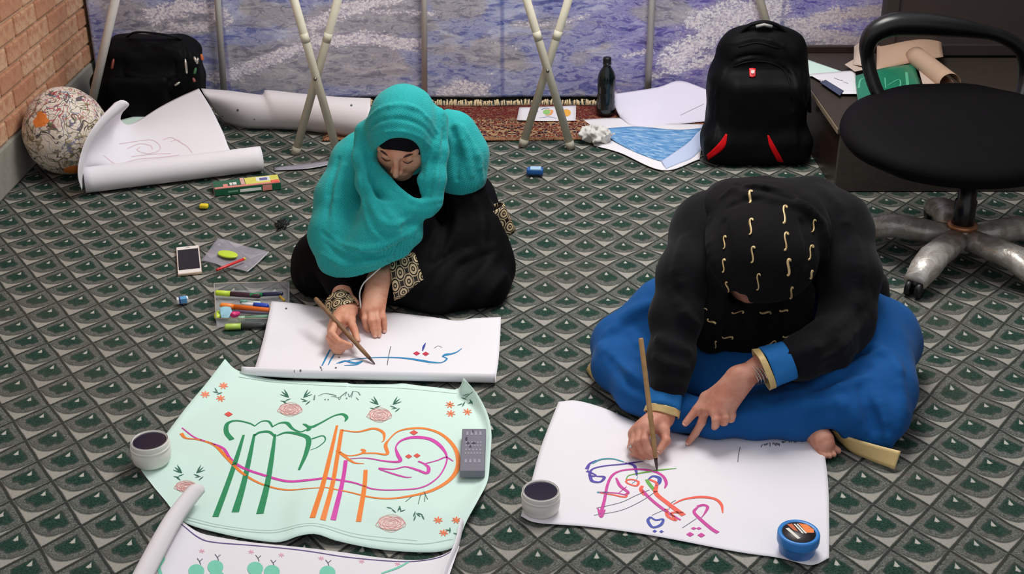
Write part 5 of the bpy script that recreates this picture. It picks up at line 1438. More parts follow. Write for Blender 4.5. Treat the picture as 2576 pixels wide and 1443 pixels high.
# ink jars
def ink_jar(loc, r, h, lb, wall_m):
    root = thing('ink_jar', lb, 'jar', loc)
    obj('jar_body', *lathe([(0, .001), (r * .82, .0), (r * .95, h * .12), (r, h * .4), (r, h * .62), (r * .94, h * .70), (r * .95, h * .74), (r * .97, h * .80), (r * .97, h * .97), (r * .95, h), (r * .88, h), (r * .86, h * .97), (r * .86, h * .4)], 40, loc), wall_m, root)
    obj('neck_ring', *lathe([(r * .95, h * .70), (r * 1.02, h * .72), (r * 1.02, h * .76), (r * .95, h * .78)], 40, loc), wall_m, root)
    obj('ink', *lathe([(r * .885, h * .94), (r * .6, h * .93), (0, h * .93)], 32, loc), plain('violet_black_ink', (24, 16, 44), .12, spec=.7), root)
    obj('ink_splash', *lathe([(r * .888, h * .90), (r * .888, h * .985), (r * .90, h * 1.004), (r * .925, h * 1.003)], 40, loc), plain('ink_stain', (52, 42, 66), .3), root)
jar_white = plain('stained_white_plastic', (226, 222, 214), .4, var=.08, scale=30)
ink_jar(spot(384, 1160, .005), .0455, .060, 'open white jar of dark ink on the mint sheet corner', jar_white)
ink_jar(spot(1360, 1281, .005), .0430, .052, 'open white jar of dark ink on the rainbow lettering sheet', jar_white)
loc = spot(2004, 1385, .005); r = .0445; h = .050
bj = thing('blue_jar', 'blue lidded round jar with black and orange label on white sheet', 'jar', loc)
bl_p = plain('blue_plastic', (52, 130, 206), .3, var=.06)
obj('jar_body', *lathe([(0, .001), (r * .80, 0), (r * .86, h * .1), (r * .90, h * .5), (r * .90, h * .62)], 40, loc), plain('blue_jar_body', (66, 118, 186), .4, var=.1), bj)
ld = obj('lid', *lathe([(r * .9, h * .5), (r * .985, h * .52), (r, h * .6), (r, h * .92), (r * .96, h), (r * .84, h), (r * .80, h * .965), (0, h * .965)], 40, loc), bl_p, bj)
obj('label', *lathe([(r * .79, h * .968), (r * .78, h * .985), (0, h * .985)], 40, loc), plain('black_label', (30, 18, 24), .4), ld)
def flat_patch(pts, z, mat, name, parent):
    return obj(name, [Vector((p[0], p[1], z)) for p in pts], [tuple(range(len(pts)))], mat, parent, smooth=False)
q = lambda x, y: (loc.x + x * r, loc.y + y * r)
zt = loc.z + h * .99
flat_patch([q(.12, .70), q(.5, .58), q(.74, .20), q(.70, -.05), q(.35, -.05)], zt, plain('orange_print', (244, 124, 44), .45), 'label_print', ld)
flat_patch([q(-.45, .60), q(-.2, .66), q(-.02, .05), q(-.22, .15)], zt, plain('rust_print', (196, 90, 36), .45), 'label_print', ld)
for x0 in (-.12, .02): flat_patch([q(x0 - .02, .62), q(x0 + .06, .64), q(x0 + .34, -.10), q(x0 + .25, -.12)], zt + .0003, plain('white_print', (226, 222, 212), .45), 'label_print', ld)
flat_patch([q(-.58, .26), q(-.42, .32), q(-.02, -.48), q(-.18, -.52)], zt + .0003, plain('white_print', (226, 222, 212), .45), 'label_print', ld)

# grey slab used as a paper weight
c0, c1_, c2_ = spot(1160, 1078, .028), spot(1220, 1078, .028), spot(1159, 1184, .028)
wd, ln = (c1_ - c0).length, (c2_ - c0).length
ctr = (c1_ + c2_) / 2
gw = thing('grey_weight', 'grey rectangular block with worn lettering holding the mint sheet', 'block', (ctr.x, ctr.y, .012))
bobj('block', rbox((wd, ln, .020), .002, M=TRS((ctr.x, ctr.y, .019))), plain('grey_slab', (112, 110, 122), .5, var=.10, scale=60), gw)
lt = []
for row, (yy, n, hh) in enumerate(((.38, 4, .10), (.16, 6, .045), (.08, 6, .045), (-.02, 5, .045), (-.10, 6, .045), (-.28, 4, .09))):
    for i in range(n):
        x = (-.36 + .72 * (i + .5) / n) * wd; w2 = .28 * .72 / n * wd
        lt.append(([Vector((ctr.x + x + sx * w2, ctr.y + (yy + sy * hh * .45) * ln, .0296)) for sx, sy in ((-1, -1), (1, -1), (.7, 1), (-.8, 1))], [(0, 1, 2, 3)]))
obj('worn_lettering', *mergeg(lt), plain('pale_print', (150, 146, 158), .6), gw, smooth=False)['kind'] = 'stuff'
sm = []
for x, y, a, b in ((-.30, .24, .05, .05), (-.22, .14, .06, .03), (-.12, .06, .05, .03), (.02, .14, .09, .02), (-.05, .42, .03, .04)):
    sm.append(([Vector((ctr.x + x * wd + a * wd * math.cos(w), ctr.y + y * ln + b * ln * math.sin(w), .0298)) for w in np.linspace(0, 2 * PI, 10, endpoint=False)], [tuple(range(10))]))
obj('ink_smudge', *mergeg(sm), plain('violet_smudge', (52, 44, 74), .5), gw, smooth=False)['kind'] = 'stuff'

# phone
pc = [spot(447, 622, .008), spot(505, 616, .008), spot(504, 684, .008), spot(442, 691, .008)]
pm = sum(pc, Vector()) / 4; pw = ((pc[1] - pc[0]).length + (pc[2] - pc[3]).length) / 2; plen = ((pc[3] - pc[0]).length + (pc[2] - pc[1]).length) / 2
rz = math.atan2((pc[1] - pc[0]).y, (pc[1] - pc[0]).x)
ph = thing('phone', 'white and gold smartphone with dark screen lying on the carpet', 'phone', (pm.x, pm.y, 0))
bobj('case', rbox((pw, plen, .0085), .0025, 3, M=TRS((pm.x, pm.y, .0045), (0, 0, rz))), plain('gold_frame', (206, 178, 158), .35, .3), ph, smooth=False)
bobj('front_glass', rbox((pw * .95, plen * .975, .001), .0003, 1, M=TRS((pm.x, pm.y, .0090), (0, 0, rz))), plain('white_front', (236, 228, 224), .25), ph)
bobj('screen', rbox((pw * .88, plen * .74, .0008), .0002, 1, M=TRS((pm.x, pm.y, .0098), (0, 0, rz))), plain('dark_screen', (14, 10, 16), .12, spec=.6), ph)
bobj('speaker_slot', rbox((pw * .18, .0016, .0006), .0002, 1, M=TRS((pm.x, pm.y, .0097), (0, 0, rz)) @ Matrix.Translation((0, plen * .43, 0))), black_plastic, ph)

# clear plastic sleeve, lime oval and red pencil
S = coons(spots([(548, 598, .010), (600, 612, .006), (676, 634, .012)]), spots([(506, 655, .004), (560, 668, .004), (622, 684, .006)]), spots([(548, 598, .010), (528, 625, .006), (506, 655, .004)]), spots([(676, 634, .012), (650, 660, .008), (622, 684, .006)]), 20, 14)
S[..., 2] += .002 * np.sin(np.linspace(0, 9, 20))[None]
ps = thing('plastic_sleeve', 'clear plastic sleeve lying flat beside the phone', 'sleeve', Vector((S[..., 0].mean(), S[..., 1].mean(), 0)))
V, Fc, uv = gridmesh(S); obj('film', V, Fc, sleeve_m, ps, solid=.0005)
obj('welded_edge', *tube([Vector(p) for p in S[:, -1] + np.array([0, 0, .0005])], .0018, 6), plain('milky_edge', (196, 192, 196), .3), ps)
o = obj('lime_eraser', *lathe([(0, 0), (.92, 0), (1, .35), (1, .65), (.92, 1), (0, 1)], 32), lime)
o.location = spot(573, 642, .009); o.scale = (.037, .021, .007); o.rotation_euler = (0, 0, math.radians(-28))
tag(o, 'flat lime green oval eraser on the clear plastic sleeve', 'eraser')
marker('red_pencil', spot(617, 650, .022), spot(545, 679, .014), .0045, plain('red_lacquer', (214, 56, 56), .35), plain('yellow_tip', (234, 196, 70), .4), 'red pencil with yellow end lying across the plastic sleeve', 'pencil', .06, cap2=plain('red_end', (190, 40, 44), .4))

# erasers and crayon box
er = thing('eraser', 'small white eraser in blue sleeve on the carpet', 'eraser', spot(459, 757))
m_ = TRS(spot(459, 754, .012), (0, 0, .35))
bobj('rubber', rbox((.034, .019, .016), .003, M=m_), plain('white_rubber', (230, 232, 236), .6), er)
bobj('paper_sleeve', rbox((.020, .0195, .0165), .0015, M=m_ @ Matrix.Translation((.003, 0, 0))), plain('blue_sleeve_print', (96, 160, 212), .5, var=.25, scale=120), er)
bobj('sleeve_end', rbox((.006, .0198, .0168), .0015, M=m_ @ Matrix.Translation((-.008, 0, 0))), plain('navy_print', (60, 74, 130), .5), er)
o = bobj('yellow_sharpener', rbox((.030, .020, .015), .005, 3, M=TRS(spot(513, 518, .009), (0, 0, -.1))), plain('yellow_rubber', (232, 206, 40), .5, var=.1), None, smooth=True)
tag(o, 'small yellow eraser on the carpet below the crayon box', 'eraser')
be = thing('blue_eraser', 'blue and white wrapped eraser on the carpet behind the sitters', 'eraser', spot(1346, 434))
m_ = TRS(spot(1346, 430, .014), (0, 0, -.06))
bobj('wrapper', rbox((.062, .030, .024), .006, 3, M=m_), plain('blue_wrap', (36, 96, 168), .35, var=.3, scale=90), be, smooth=True)
bobj('pale_band', rbox((.040, .0305, .008), .002, M=m_ @ Matrix.Translation((.002, .001, .0094))), plain('pale_blue_band', (168, 204, 230), .4), be)

bl, br_ = spot(541, 494, .0), spot(708, 476, .0)
cdir = (br_ - bl); L_ = cdir.length; rz = math.atan2(cdir.y, cdir.x); dep, hh = .080, .026
M0 = TRS(bl + Vector((-math.sin(rz) * dep / 2, math.cos(rz) * dep / 2, 0)) + cdir / 2 + Vector((0, 0, hh / 2)), (0, 0, rz))
cb = thing('crayon_box', 'green and yellow printed crayon box in front of the white roll', 'box', bl + cdir / 2)
bobj('carton', rbox((L_, dep, hh), .001, 1, M=M0), plain('dark_green_card', (22, 92, 62), .45, var=.15), cb)
_pn = [0]
def panel(x0, x1, y0, y1, mat, face='top', name='print_panel'):
    _pn[0] += 1; up = .0004 * _pn[0]
    if face == 'top': mm = M0 @ Matrix.Translation(((x0 + x1) / 2 * L_, (y0 + y1) / 2 * dep, hh / 2 + .0006 + up * .5)); sz = ((x1 - x0) * L_, (y1 - y0) * dep, .0008 + up)
    elif face == 'front': mm = M0 @ Matrix.Translation(((x0 + x1) / 2 * L_, -dep / 2 - .0006, (y0 + y1) / 2 * hh)); sz = ((x1 - x0) * L_, .0008, (y1 - y0) * hh)
    else: mm = M0 @ Matrix.Translation((-L_ / 2 - .0006, 0, 0)); sz = (.0008, dep, hh)
    bobj(name, rbox(sz, 0, M=mm), mat, cb)
c_y, c_w, c_p, c_v = plain('yellow_print', (216, 210, 96), .5, var=.25, scale=60), plain('white_print2', (226, 230, 222), .5), plain('pink_print', (222, 140, 128), .5, var=.15), plain('violet_print', (106, 104, 150), .5)
panel(-.02, .49, -.34, .5, c_y); panel(.15, .36, -.1, .42, c_w); panel(.20, .32, -.02, .28, c_v); panel(-.49, .49, -.5, -.34, c_p); panel(-.09, -.03, -.3, .5, plain('blush_print', (214, 168, 158), .5)); panel(-.36, -.29, -.42, -.06, c_p); panel(-.26, -.22, -.24, .02, c_w); panel(-.21, -.155, -.24, .02, c_w); panel(.36, .48, -.46, -.2, plain('red_print', (232, 104, 88), .5))
panel(-.12, .2, -.25, .15, c_w, 'front'); panel(.22, .36, -.4, .4, c_p, 'front'); panel(-.3, -.15, -.15, .1, plain('mint_print', (110, 160, 130), .5), 'front'); panel(0, 0, 0, 0, plain('dusty_end', (146, 112, 112), .6), 'end')
ts = [tube([spot(705, 562, .003), spot(690 + 34 * random.random(), 548 + 28 * random.random(), .008), spot(688 + 44 * random.random(), 548 + 28 * random.random(), .002)], .0026, 5) for _ in range(16)]
tag(obj('black_tangle', *mergeg(ts), plain('black_fibre', (20, 24, 24), .9)), 'small black tangled scrap on the carpet left of teal scarf', 'scrap')

# open clear pencil case with its pens
k0, k1, k2, k3 = spot(541, 733, 0), spot(728, 728, 0), spot(728, 822, 0), spot(546, 822, 0)
pc_ = thing('pencil_case', 'open clear plastic pencil case left of the blue lettering sheet', 'pencil case', (k0 + k1 + k2 + k3) / 4)
V = [k0, k1, k2, k3]; obj('tray', V + [p + Vector((0, 0, .003)) for p in V], [(0, 1, 2, 3), (7, 6, 5, 4)], clear_m, pc_, smooth=False)
for a, b in ((k0, k1), (k1, k2), (k2, k3), (k3, k0)):
    t = (b - a).normalized(); n = Vector((t.y, -t.x, 0)) * .0015
    W8 = [a + n, b + n, b - n, a - n]; W8 = W8 + [p + Vector((0, 0, .026)) for p in W8]
    obj('side_wall', W8, [(3, 2, 1, 0), (4, 5, 6, 7), (0, 1, 5, 4), (1, 2, 6, 5), (2, 3, 7, 6), (3, 0, 4, 7)], clear_m, pc_, smooth=False)
obj('rim', *tube([p + Vector((0, 0, .027)) for p in (k3, k0, k1)], .0016, 6), plain('milky_rim', (176, 164, 150), .3), pc_)
obj('rim', *tube([p + Vector((0, 0, .027)) for p in (k3, k2)], .0016, 6), plain('milky_rim', (176, 164, 150), .3), pc_)
G_ = 'pens in the clear pencil case'
dk_ = lambda n, c: plain(n, c, .35)
marker('highlighter', spot(541, 736, .020), spot(655, 744, .016), .0075, dk_('plum_barrel', (70, 40, 56)), lime, 'lime capped pen along the far side of the pencil case', 'pen', .34, G_)
marker('highlighter', spot(565, 822, .009), spot(668, 818, .009), .0078, dk_('grey_barrel', (60, 66, 64)), plain('pale_lime', (186, 216, 92), .4), 'pale lime capped pen on carpet before the pencil case', 'pen', .40, G_)
marker('pen', spot(626, 742, .018), spot(712, 738, .018), .006, dk_('navy_barrel', (40, 44, 84)), dk_('green_cap', (36, 128, 70)), 'green capped dark pen at the back of the pencil case', 'pen', .4, G_)
marker('pen', spot(676, 770, .022), spot(608, 764, .024), .0068, dk_('white_barrel', (214, 216, 220)), dk_('blue_cap', (38, 76, 196)), 'white pen with blue cap in the pencil case', 'pen', .55, G_)
marker('pen', spot(604, 758, .030), spot(656, 762, .026), .0055, dk_('pale_barrel', (190, 204, 200)), dk_('teal_cap', (92, 150, 134)), 'short pale pen with teal cap in the pencil case', 'pen', .35, G_)
marker('orange_knife', spot(554, 768, .026), spot(695, 782, .020), .0075, dk_('orange_barrel', (240, 116, 40)), dk_('deep_orange', (250, 138, 50)), 'long orange pen lying across the pencil case', 'pen', .25, G_)
marker('pen', spot(580, 782, .016), spot(690, 788, .014), .005, dk_('grey_violet', (120, 112, 134)), dk_('dark_tip', (50, 50, 58)), 'thin grey violet pen beneath the orange pen', 'pen', .1, G_)
marker('pen', spot(598, 802, .014), spot(690, 796, .012), .0075, dk_('sage_barrel', (120, 164, 136)), dk_('sage_cap', (150, 186, 156)), 'thick sage green pen at the near side of pencil case', 'pen', .2, G_)
marker('pencil_stub', spot(704, 745, .020), spot(716, 756, .018), .004, dk_('yellow_lacquer', (206, 172, 60)), dk_('ochre', (170, 130, 60)), 'yellow pencil stub at the right end of the pencil case', 'pencil', .2, G_)
o = obj('lime_oval', *lathe([(0, 0), (.9, 0), (1, .5), (.9, 1), (0, 1)], 20), lime); o.location = spot(549, 797, .006); o.scale = (.011, .020, .012); tag(o, 'lime green oval piece at the left end of pencil case', 'eraser')
F = Field(spot(591, 790, .022) - Vector((.03,) * 3), spot(591, 790, .022) + Vector((.03,) * 3), .0018)
F.add(F.ell(spot(589, 791, .022), (.011, .010, .009))); F.add(F.ell(spot(597, 789, .024), (.008, .008, .007)), .004); F.wob(.002, 300, .3)
tag(mesh_obj('pink_putty', F, plain('magenta_putty', (220, 48, 122), .5), None), 'small magenta lump in the pencil case', 'eraser')
S = coons(spots([(551, 773, .030), (566, 770, .032), (580, 772, .030)]), spots([(556, 800, .014), (570, 800, .016), (584, 794, .018)]), spots([(551, 773, .030), (553, 786, .022), (556, 800, .014)]), spots([(580, 772, .030), (584, 782, .024), (584, 794, .018)]), 10, 8)
o = obj('folded_wrapper', *gridmesh(S)[:2], plain('blue_white_wrapper', (150, 196, 214), .4, var=.45, scale=45), solid=.0012); tag(o, 'crumpled pale blue wrapper in the pencil case', 'wrapper')

# dark bottle and crumpled tissue by the loose sheets
bb = spot(1523, 286, .012)
bt = thing('bottle', 'dark green plastic bottle standing on the red rug', 'bottle', bb)
bot_m = plain('dark_green_bottle', (10, 22, 24), .12, spec=.6)
prof = [(0, .002), (.024, 0), (.035, .004), (.039, .014), (.040, .03), (.037, .045), (.0385, .055), (.036, .066), (.0375, .078), (.035, .09), (.0365, .105), (.037, .125), (.037, .150), (.035, .165), (.029, .182), (.020, .196), (.0155, .204), (.0155, .212), (.018, .213), (.018, .217), (.014, .218)]
obj('bottle_body', *lathe(prof, 36, bb), bot_m, bt)
obj('cap', *lathe([(.0165, .216), (.0172, .218), (.0172, .236), (.0155, .240), (0, .240)], 28, bb), plain('black_cap', (16, 16, 18), .4), bt)
c_ = spot(1502, 338, .035)
F = Field(c_ - Vector((.11, .08, .06)), c_ + Vector((.11, .08, .07)), .0035)
F.add(F.ell(c_, (.058, .045, .032))); F.add(F.ell(c_ + Vector((-.03, .0, .0)), (.03, .03, .026)), .02); F.wob(.014, 85, .4); F.wob(.008, 160, 1.0); F.keep(-F.Z + .004)
tag(mesh_obj('crumpled_tissue', F, plain('grey_white_tissue', (214, 212, 206), .8), None), 'crumpled white tissue at the edge of the red rug', 'tissue')

# embroidered round cushion by the brick wall
def cushion_mat():
    t = NT('embroidered_cream'); c = t.coord(); n = t.noise(c, 90, 3)
    def vine(scale, w, seed, d=1.5):
        e = t.noise(t.mapping(c, loc=(seed, seed * .7, seed * .3)), scale, 1, .4, dist=d); return t.step(t.math('ABSOLUTE', t.sub(e, .5)), w, w * .5)
    col = t.mix(n, lin((214, 202, 186)), lin((238, 228, 214)))
    leafy = t.mul(t.step(t.noise(t.mapping(c, loc=(2, 5, 1)), 26, 2, .5, dist=.6), .60, .63), .75)
    col = t.mix(leafy, col, lin((138, 134, 92)))
    col = t.mix(t.mul(vine(15, .020, 3.1), .9), col, lin((58, 56, 62)))
    col = t.mix(t.mul(vine(19, .022, 7.7), .8), col, lin((104, 108, 146)))
    col = t.mix(t.mul(vine(12, .022, 5.3), .85), col, lin((110, 110, 72)))
    col = t.mix(t.mul(t.mul(vine(22, .03, 1.3), t.step(t.sep(c)[2], .20, .26)), .9), col, lin((176, 74, 86)))
    f1 = t.voro(t.mapping(c, loc=(.4, .2, .1)), 9.5, 'F1', 'Distance')
    pet = t.add(f1, t.mul(t.sub(t.noise(c, 55, 2), .5), .22))
    pick = t.step(t.sep(t.voro(t.mapping(c, loc=(.4, .2, .1)), 9.5, 'F1', 'Color'))[0], .66, .68)
    col = t.mix(t.mul(t.step(pet, .34, .28), pick), col, lin((232, 134, 62)))
    t.bump(t.add(n, vine(15, .02, 3.1)), .4, .003)
    return t.done(col, .9, 0, .2)
cc_ = Vector((-1.63, 4.42, .160))
F = Field(cc_ - Vector((.2, .22, .2)), cc_ + Vector((.2, .22, .2)), .006)
F.add(F.ell(cc_, (.148, .160, .160))); F.wob(.004, 40, .2); F.keep(-F.Z + .002)
tag(mesh_obj('cushion', F, cushion_mat(), None), 'round cream cushion embroidered with vines and orange flowers', 'cushion')
# ================================================================== BAGS, CHAIR AND THE PLATFORM CLUTTER
nylon = fabric('black_nylon', (9, 9, 11), .6, weave=1200, bump=.15, var=.3)
nylon2 = fabric('black_nylon_trim', (16, 16, 19), .5, weave=1200, bump=.1, var=.3)
zip_m = plain('zip_metal', (200, 196, 186), .3, .8)
# ---- squat black bag by the left wall
bc = Vector((spotY(376, 200, 5.02).x, 5.02, .175))
bg = thing('travel_bag', 'squat black bag with dangling zip pulls beside the brick wall', 'bag', (bc.x, bc.y, 0))
F = Field(bc - Vector((.3, .2, .2)), bc + Vector((.3, .2, .22)), .0065)
F.add(F.box(bc + Vector((-.012, .0, -.06)), (.215, .105, .115), .06)); F.add(F.box(bc + Vector((.012, .0, .06)), (.185, .095, .115), .07), .05)
F.add(F.box(bc + Vector((.17, .0, .0)), (.045, .085, .14), .04), .03)
F.wob(.006, 30, .3)
for pts in ([(300, 130), (380, 115), (450, 130)], [(330, 190), (380, 200), (430, 190)], [(290, 220), (350, 240), (430, 230)]): F.ridge(pts, .009, .016)
F.ridge([(462, 100), (470, 160), (468, 220)], .007, .01, groove=True); F.ridge([(310, 150), (320, 200), (430, 205), (440, 150)], .005, .01, groove=True)
F.keep(-F.Z + .003)
mesh_obj('body', F, nylon, bg)
F2 = Field(bc - Vector((.3, .22, .2)), bc + Vector((.3, .2, .22)), .006)
F2.add(F2.box(bc + Vector((-.015, -.10, -.045)), (.125, .028, .085), .025)); F2.wob(.004, 40, 1)
mesh_obj('front_pocket', F2, nylon, bg)
hp = spotY(320, 92, 4.99); hq = spotY(455, 98, 4.99)
obj('carry_handle', *tube([Vector(p) for p in smooth_line([hp, hp + Vector((.04, -.02, .022)), (hp + hq) / 2 + Vector((0, -.025, .026)), hq + Vector((-.03, -.02, .018)), hq], 5)], .009, 8, flat=.5), nylon2, bg)
for (u, v, du, dv, cm) in ((466, 148, 4, 38, zip_m), (286, 148, -5, 26, plain('dull_red_pull', (130, 64, 52), .5)), (453, 206, -14, 10, zip_m), (488, 142, 6, 14, zip_m), (498, 145, -3, 16, zip_m), (493, 170, -4, 16, plain('green_cord', (60, 110, 70), .6)), (506, 136, 4, 16, plain('orange_cord', (196, 100, 50), .6)), (486, 196, 4, 10, plain('rose_cord', (150, 80, 80), .6))):
    a = spotY(u, v, 4.905); b = spotY(u + du, v + dv, 4.895)
    obj('zip_pull', *tube([a, a.lerp(b, .3), a.lerp(b, .9), b], [.003, .0055, .0055, .002], 7), cm, bg)

# ---- tall black backpack with red accents
kc = Vector((spotY(1908, 250, 4.58).x, 4.58, .24))
bk = thing('backpack', 'tall black backpack with red flashes standing by the platform', 'backpack', (kc.x, kc.y, 0))
F = Field(kc - Vector((.28, .24, .26)), kc + Vector((.28, .2, .32)), .0065)
F.add(F.box(kc + Vector((0, .03, -.06)), (.185, .10, .175), .07)); F.add(F.box(kc + Vector((.005, .045, .09)), (.168, .085, .145), .08), .05)
F.add(F.ell(kc + Vector((.0, .05, .17)), (.125, .075, .09)), .05)
F.add(F.box(kc + Vector((.01, -.055, -.07)), (.150, .055, .165), .05), .03)
F.add(F.box(kc + Vector((.0, -.03, -.175)), (.205, .09, .065), .05), .04)
F.wob(.003, 34, .5)
F.ridge([(1815, 190), (1850, 152), (1905, 142), (1965, 160), (2000, 210)], .008, .010, groove=True)
F.ridge([(1800, 250), (1820, 185), (1870, 150), (1940, 148), (1995, 185), (2012, 260)], .007, .010)
F.ridge([(1840, 110), (1905, 98), (1970, 115), (2010, 160)], .007, .010)
F.ridge([(1990, 220), (1998, 300), (2005, 380)], .006, .010); F.ridge([(2022, 180), (2030, 280), (2035, 380)], .006, .010, groove=True)
F.ridge([(1805, 260), (1800, 330), (1785, 390)], .006, .010)
F.keep(-F.Z + .003)
mesh_obj('body', F, nylon, bk)
bvk = BVHTree.FromPolygons(*[[tuple(v.co) for v in bk.children[0].data.vertices], [tuple(p.vertices) for p in bk.children[0].data.polygons]])
def patch_on(bv, poly, n, off, mat, name, parent, smooth=True):
    """thin shaped piece laid on a surface; poly = two edge lines in photograph pixels"""
    A, Bq = resample(smooth_line([(p[0], p[1], 0) for p in poly[0]]), n), resample(smooth_line([(p[0], p[1], 0) for p in poly[1]]), n)
    rows = []; last = on_surface(bv, (A[0][0] + Bq[0][0]) / 2, (A[0][1] + Bq[0][1]) / 2)
    if last[0] is None: return None
    for t in np.linspace(0, 1, 5):
        row = []
        for i in range(n):
            q = A[i] * (1 - t) + Bq[i] * t; h_, nn = on_surface(bv, q[0], q[1])
            if h_ is None: h_, nn = last
            last = (h_, nn); row.append(list(h_ + nn * off))
        rows.append(row)
    S = np.array(rows)
    V, Fc, uv = gridmesh(S); return obj(name, V, Fc, mat, parent, solid=-.003)
red_f = fabric('red_nylon', (196, 14, 22), .5, weave=1200, bump=.1)
patch_on(bvk, ([(1826, 336), (1808, 360), (1778, 390)], [(1830, 338), (1822, 372), (1782, 402)]), 14, .002, red_f, 'red_flash', bk)
patch_on(bvk, ([(1930, 340), (1936, 368), (1956, 406)], [(1934, 340), (1952, 372), (1972, 408)]), 14, .002, red_f, 'red_flash', bk)
lg = patch_on(bvk, ([(1884, 172), (1892, 171), (1901, 173)], [(1885, 194), (1893, 196), (1900, 193)]), 8, .002, plain('red_emblem', (206, 32, 40), .4), 'emblem', bk)
patch_on(bvk, ([(1888, 179), (1893, 178), (1898, 179)], [(1889, 188), (1893, 189), (1897, 188)]), 6, .006, plain('pale_emblem', (240, 190, 186), .4), 'emblem_mark', lg or bk)
a, b = spotY(1862, 84, 4.60), spotY(1985, 90, 4.60)
obj('carry_handle', *tube([Vector(p) for p in smooth_line([a, spotY(1885, 64, 4.59), spotY(1920, 56, 4.585), spotY(1955, 64, 4.59), b], 6)], .013, 8, flat=.6), nylon2, bk)
obj('handle_grip', *tube([spotY(1902, 67, 4.575), spotY(1922, 62, 4.57), spotY(1942, 67, 4.575)], .006, 8), plain('grey_grip', (170, 168, 164), .4), bk)
for pts in ([(1980, 90), (2012, 130), (2032, 200), (2036, 280)], ):
    obj('shoulder_strap', *tube([Vector(p) for p in smooth_line([spotY(u, v, 4.64) for u, v in pts], 6)], .019, 8, flat=.4), nylon2, bk)
obj('side_buckle', *tube([spotY(2000, 100, 4.60), spotY(2010, 108, 4.60)], .012, 6), plain('brown_buckle', (70, 46, 42), .5), bk)
for pts in ([(1858, 118), (1905, 108), (1960, 122)], [(1846, 168), (1870, 158), (1905, 154), (1950, 162), (1980, 190), (1992, 250)]):
    P = [on_surface(bvk, u, v) for u, v, _ in smooth_line([(p[0], p[1], 0) for p in pts], 5)]
    P = [h_ + nn * .001 for h_, nn in P if h_ is not None]
    if len(P) > 3: obj('zipper', *tube(P, .0028, 6), nylon2, bk)

# ---- office chair on a star base wrapped in plastic
hub = spot(2416, 594, .085)
ch = thing('office_chair', 'black office chair with loop armrest and plastic-wrapped star base', 'chair', (hub.x, hub.y, 0))
foil = NT('wrapped_plastic'); _c = foil.coord(); _n = foil.noise(_c, 22, 5, .6, dist=.6)
foil.bump(_n, .45, .008)
foil_m = foil.done(foil.mix(foil.step(_n, .35, .7), lin((160, 150, 140)), lin((206, 202, 196))), .32, .35, .6)
chair_black = fabric('chair_fabric', (10, 8, 11), .75, weave=700, bump=.2, var=.25)
arm_m = plain('black_moulded_plastic', (14, 13, 15), .32)
obj('column', *tube([hub + Vector((0, 0, -.02)), hub + Vector((0, 0, .12)), hub + Vector((0, 0, .125)), hub + Vector((0, 0, .27))], [.033, .033, .028, .028], 20), plain('column_black', (20, 17, 17), .25), ch)
obj('hub', *lathe([(0, -.04), (.045, -.04), (.052, -.02), (.052, .02), (.040, .035), (0, .035)], 24, hub), foil_m, ch)
obj('copper_ring', *lathe([(.034, .030), (.046, .032), (.046, .044), (.034, .046)], 24, hub), plain('copper', (186, 128, 90), .35, .6), ch)
tgt = spot(2262, 742, .05); base_a = math.atan2(tgt.y - hub.y, tgt.x - hub.x)
for i in range(5):
    an = base_a + 2 * PI * i / 5; dv = Vector((math.cos(an), math.sin(an), 0)); Lg = .33
    p0 = hub + dv * .03; p1_ = hub + dv * (Lg * .62) + Vector((0, 0, .005)); p2_ = hub + dv * Lg + Vector((0, 0, -.035))
    lg_ = obj('leg', *tube([p0, p1_.lerp(p0, .4), p1_, p1_.lerp(p2_, .5), p2_], [.042, .046, .047, .046, .036], 14, flat=.8), foil_m, ch)
    wc = hub + dv * (Lg - .005); wc.z = .026
    sd = Vector((-dv.y, dv.x, 0))
    for s in (-1, 1):
        o_ = wc + sd * (.016 * s)
        obj('caster_wheel', *tube([o_ - sd * .009, o_ - sd * .007, o_ + sd * .007, o_ + sd * .009], [.021, .026, .026, .021], 18), black_plastic, lg_)
    obj('caster_fork', *tube([p2_ + Vector((0, 0, .0)), wc + Vector((0, 0, .01))], .010, 8), black_plastic, lg_)
rc = spot(2268, 815, .026)
obj('caster_ring', *tube([rc + Vector((.022 * math.cos(w), -.004 + .008 * math.sin(w), .020 * math.sin(w))) for w in np.linspace(-.6, PI * .75, 18)], .0035, 6), plain('pale_ring', (196, 188, 178), .4), ch)
sc_ = Vector((hub.x - .012, 3.755, .383)); tl = math.radians(12)
sax = (Vector((1, 0, 0)), Vector((0, math.cos(tl), math.sin(tl))), Vector((0, -math.sin(tl), math.cos(tl))))
F = Field(sc_ - Vector((.42, .36, .16)), sc_ + Vector((.42, .36, .18)), .008)
F.add(F.ell(sc_, (.372, .285, .085), sax)); F.keep(F.half(sc_ + sax[2] * .05, sax[2]), .03); F.wob(.003, 20, .4)
mesh_obj('seat', F, chair_black, ch)
F = Field(sc_ - Vector((.2, .2, .2)), sc_ + Vector((.2, .2, .05)), .008)
F.add(F.box(sc_ - sax[2] * .085, (.12, .10, .02), .012, sax))
mesh_obj('seat_mechanism', F, black_plastic, ch)
Ya = 3.98
ap = [spotY(u, v, Ya + dy) for u, v, dy in ((2222, 262, -.04), (2200, 215, -.02), (2184, 160, 0), (2182, 115, 0), (2200, 82, 0), (2245, 62, 0), (2310, 60, 0), (2380, 66, 0), (2450, 76, 0), (2520, 92, 0), (2572, 130, 0), (2580, 190, 0), (2566, 260, -.04))]
P = [Vector(p) for p in smooth_line(ap, 6)]
n_ = len(P); obj('armrest', *tube(P, [.026 + .020 * math.sin(PI * min(1, max(0, (i / n_ - .2) / .5))) for i in range(n_)], 14, flat=.8), arm_m, ch)

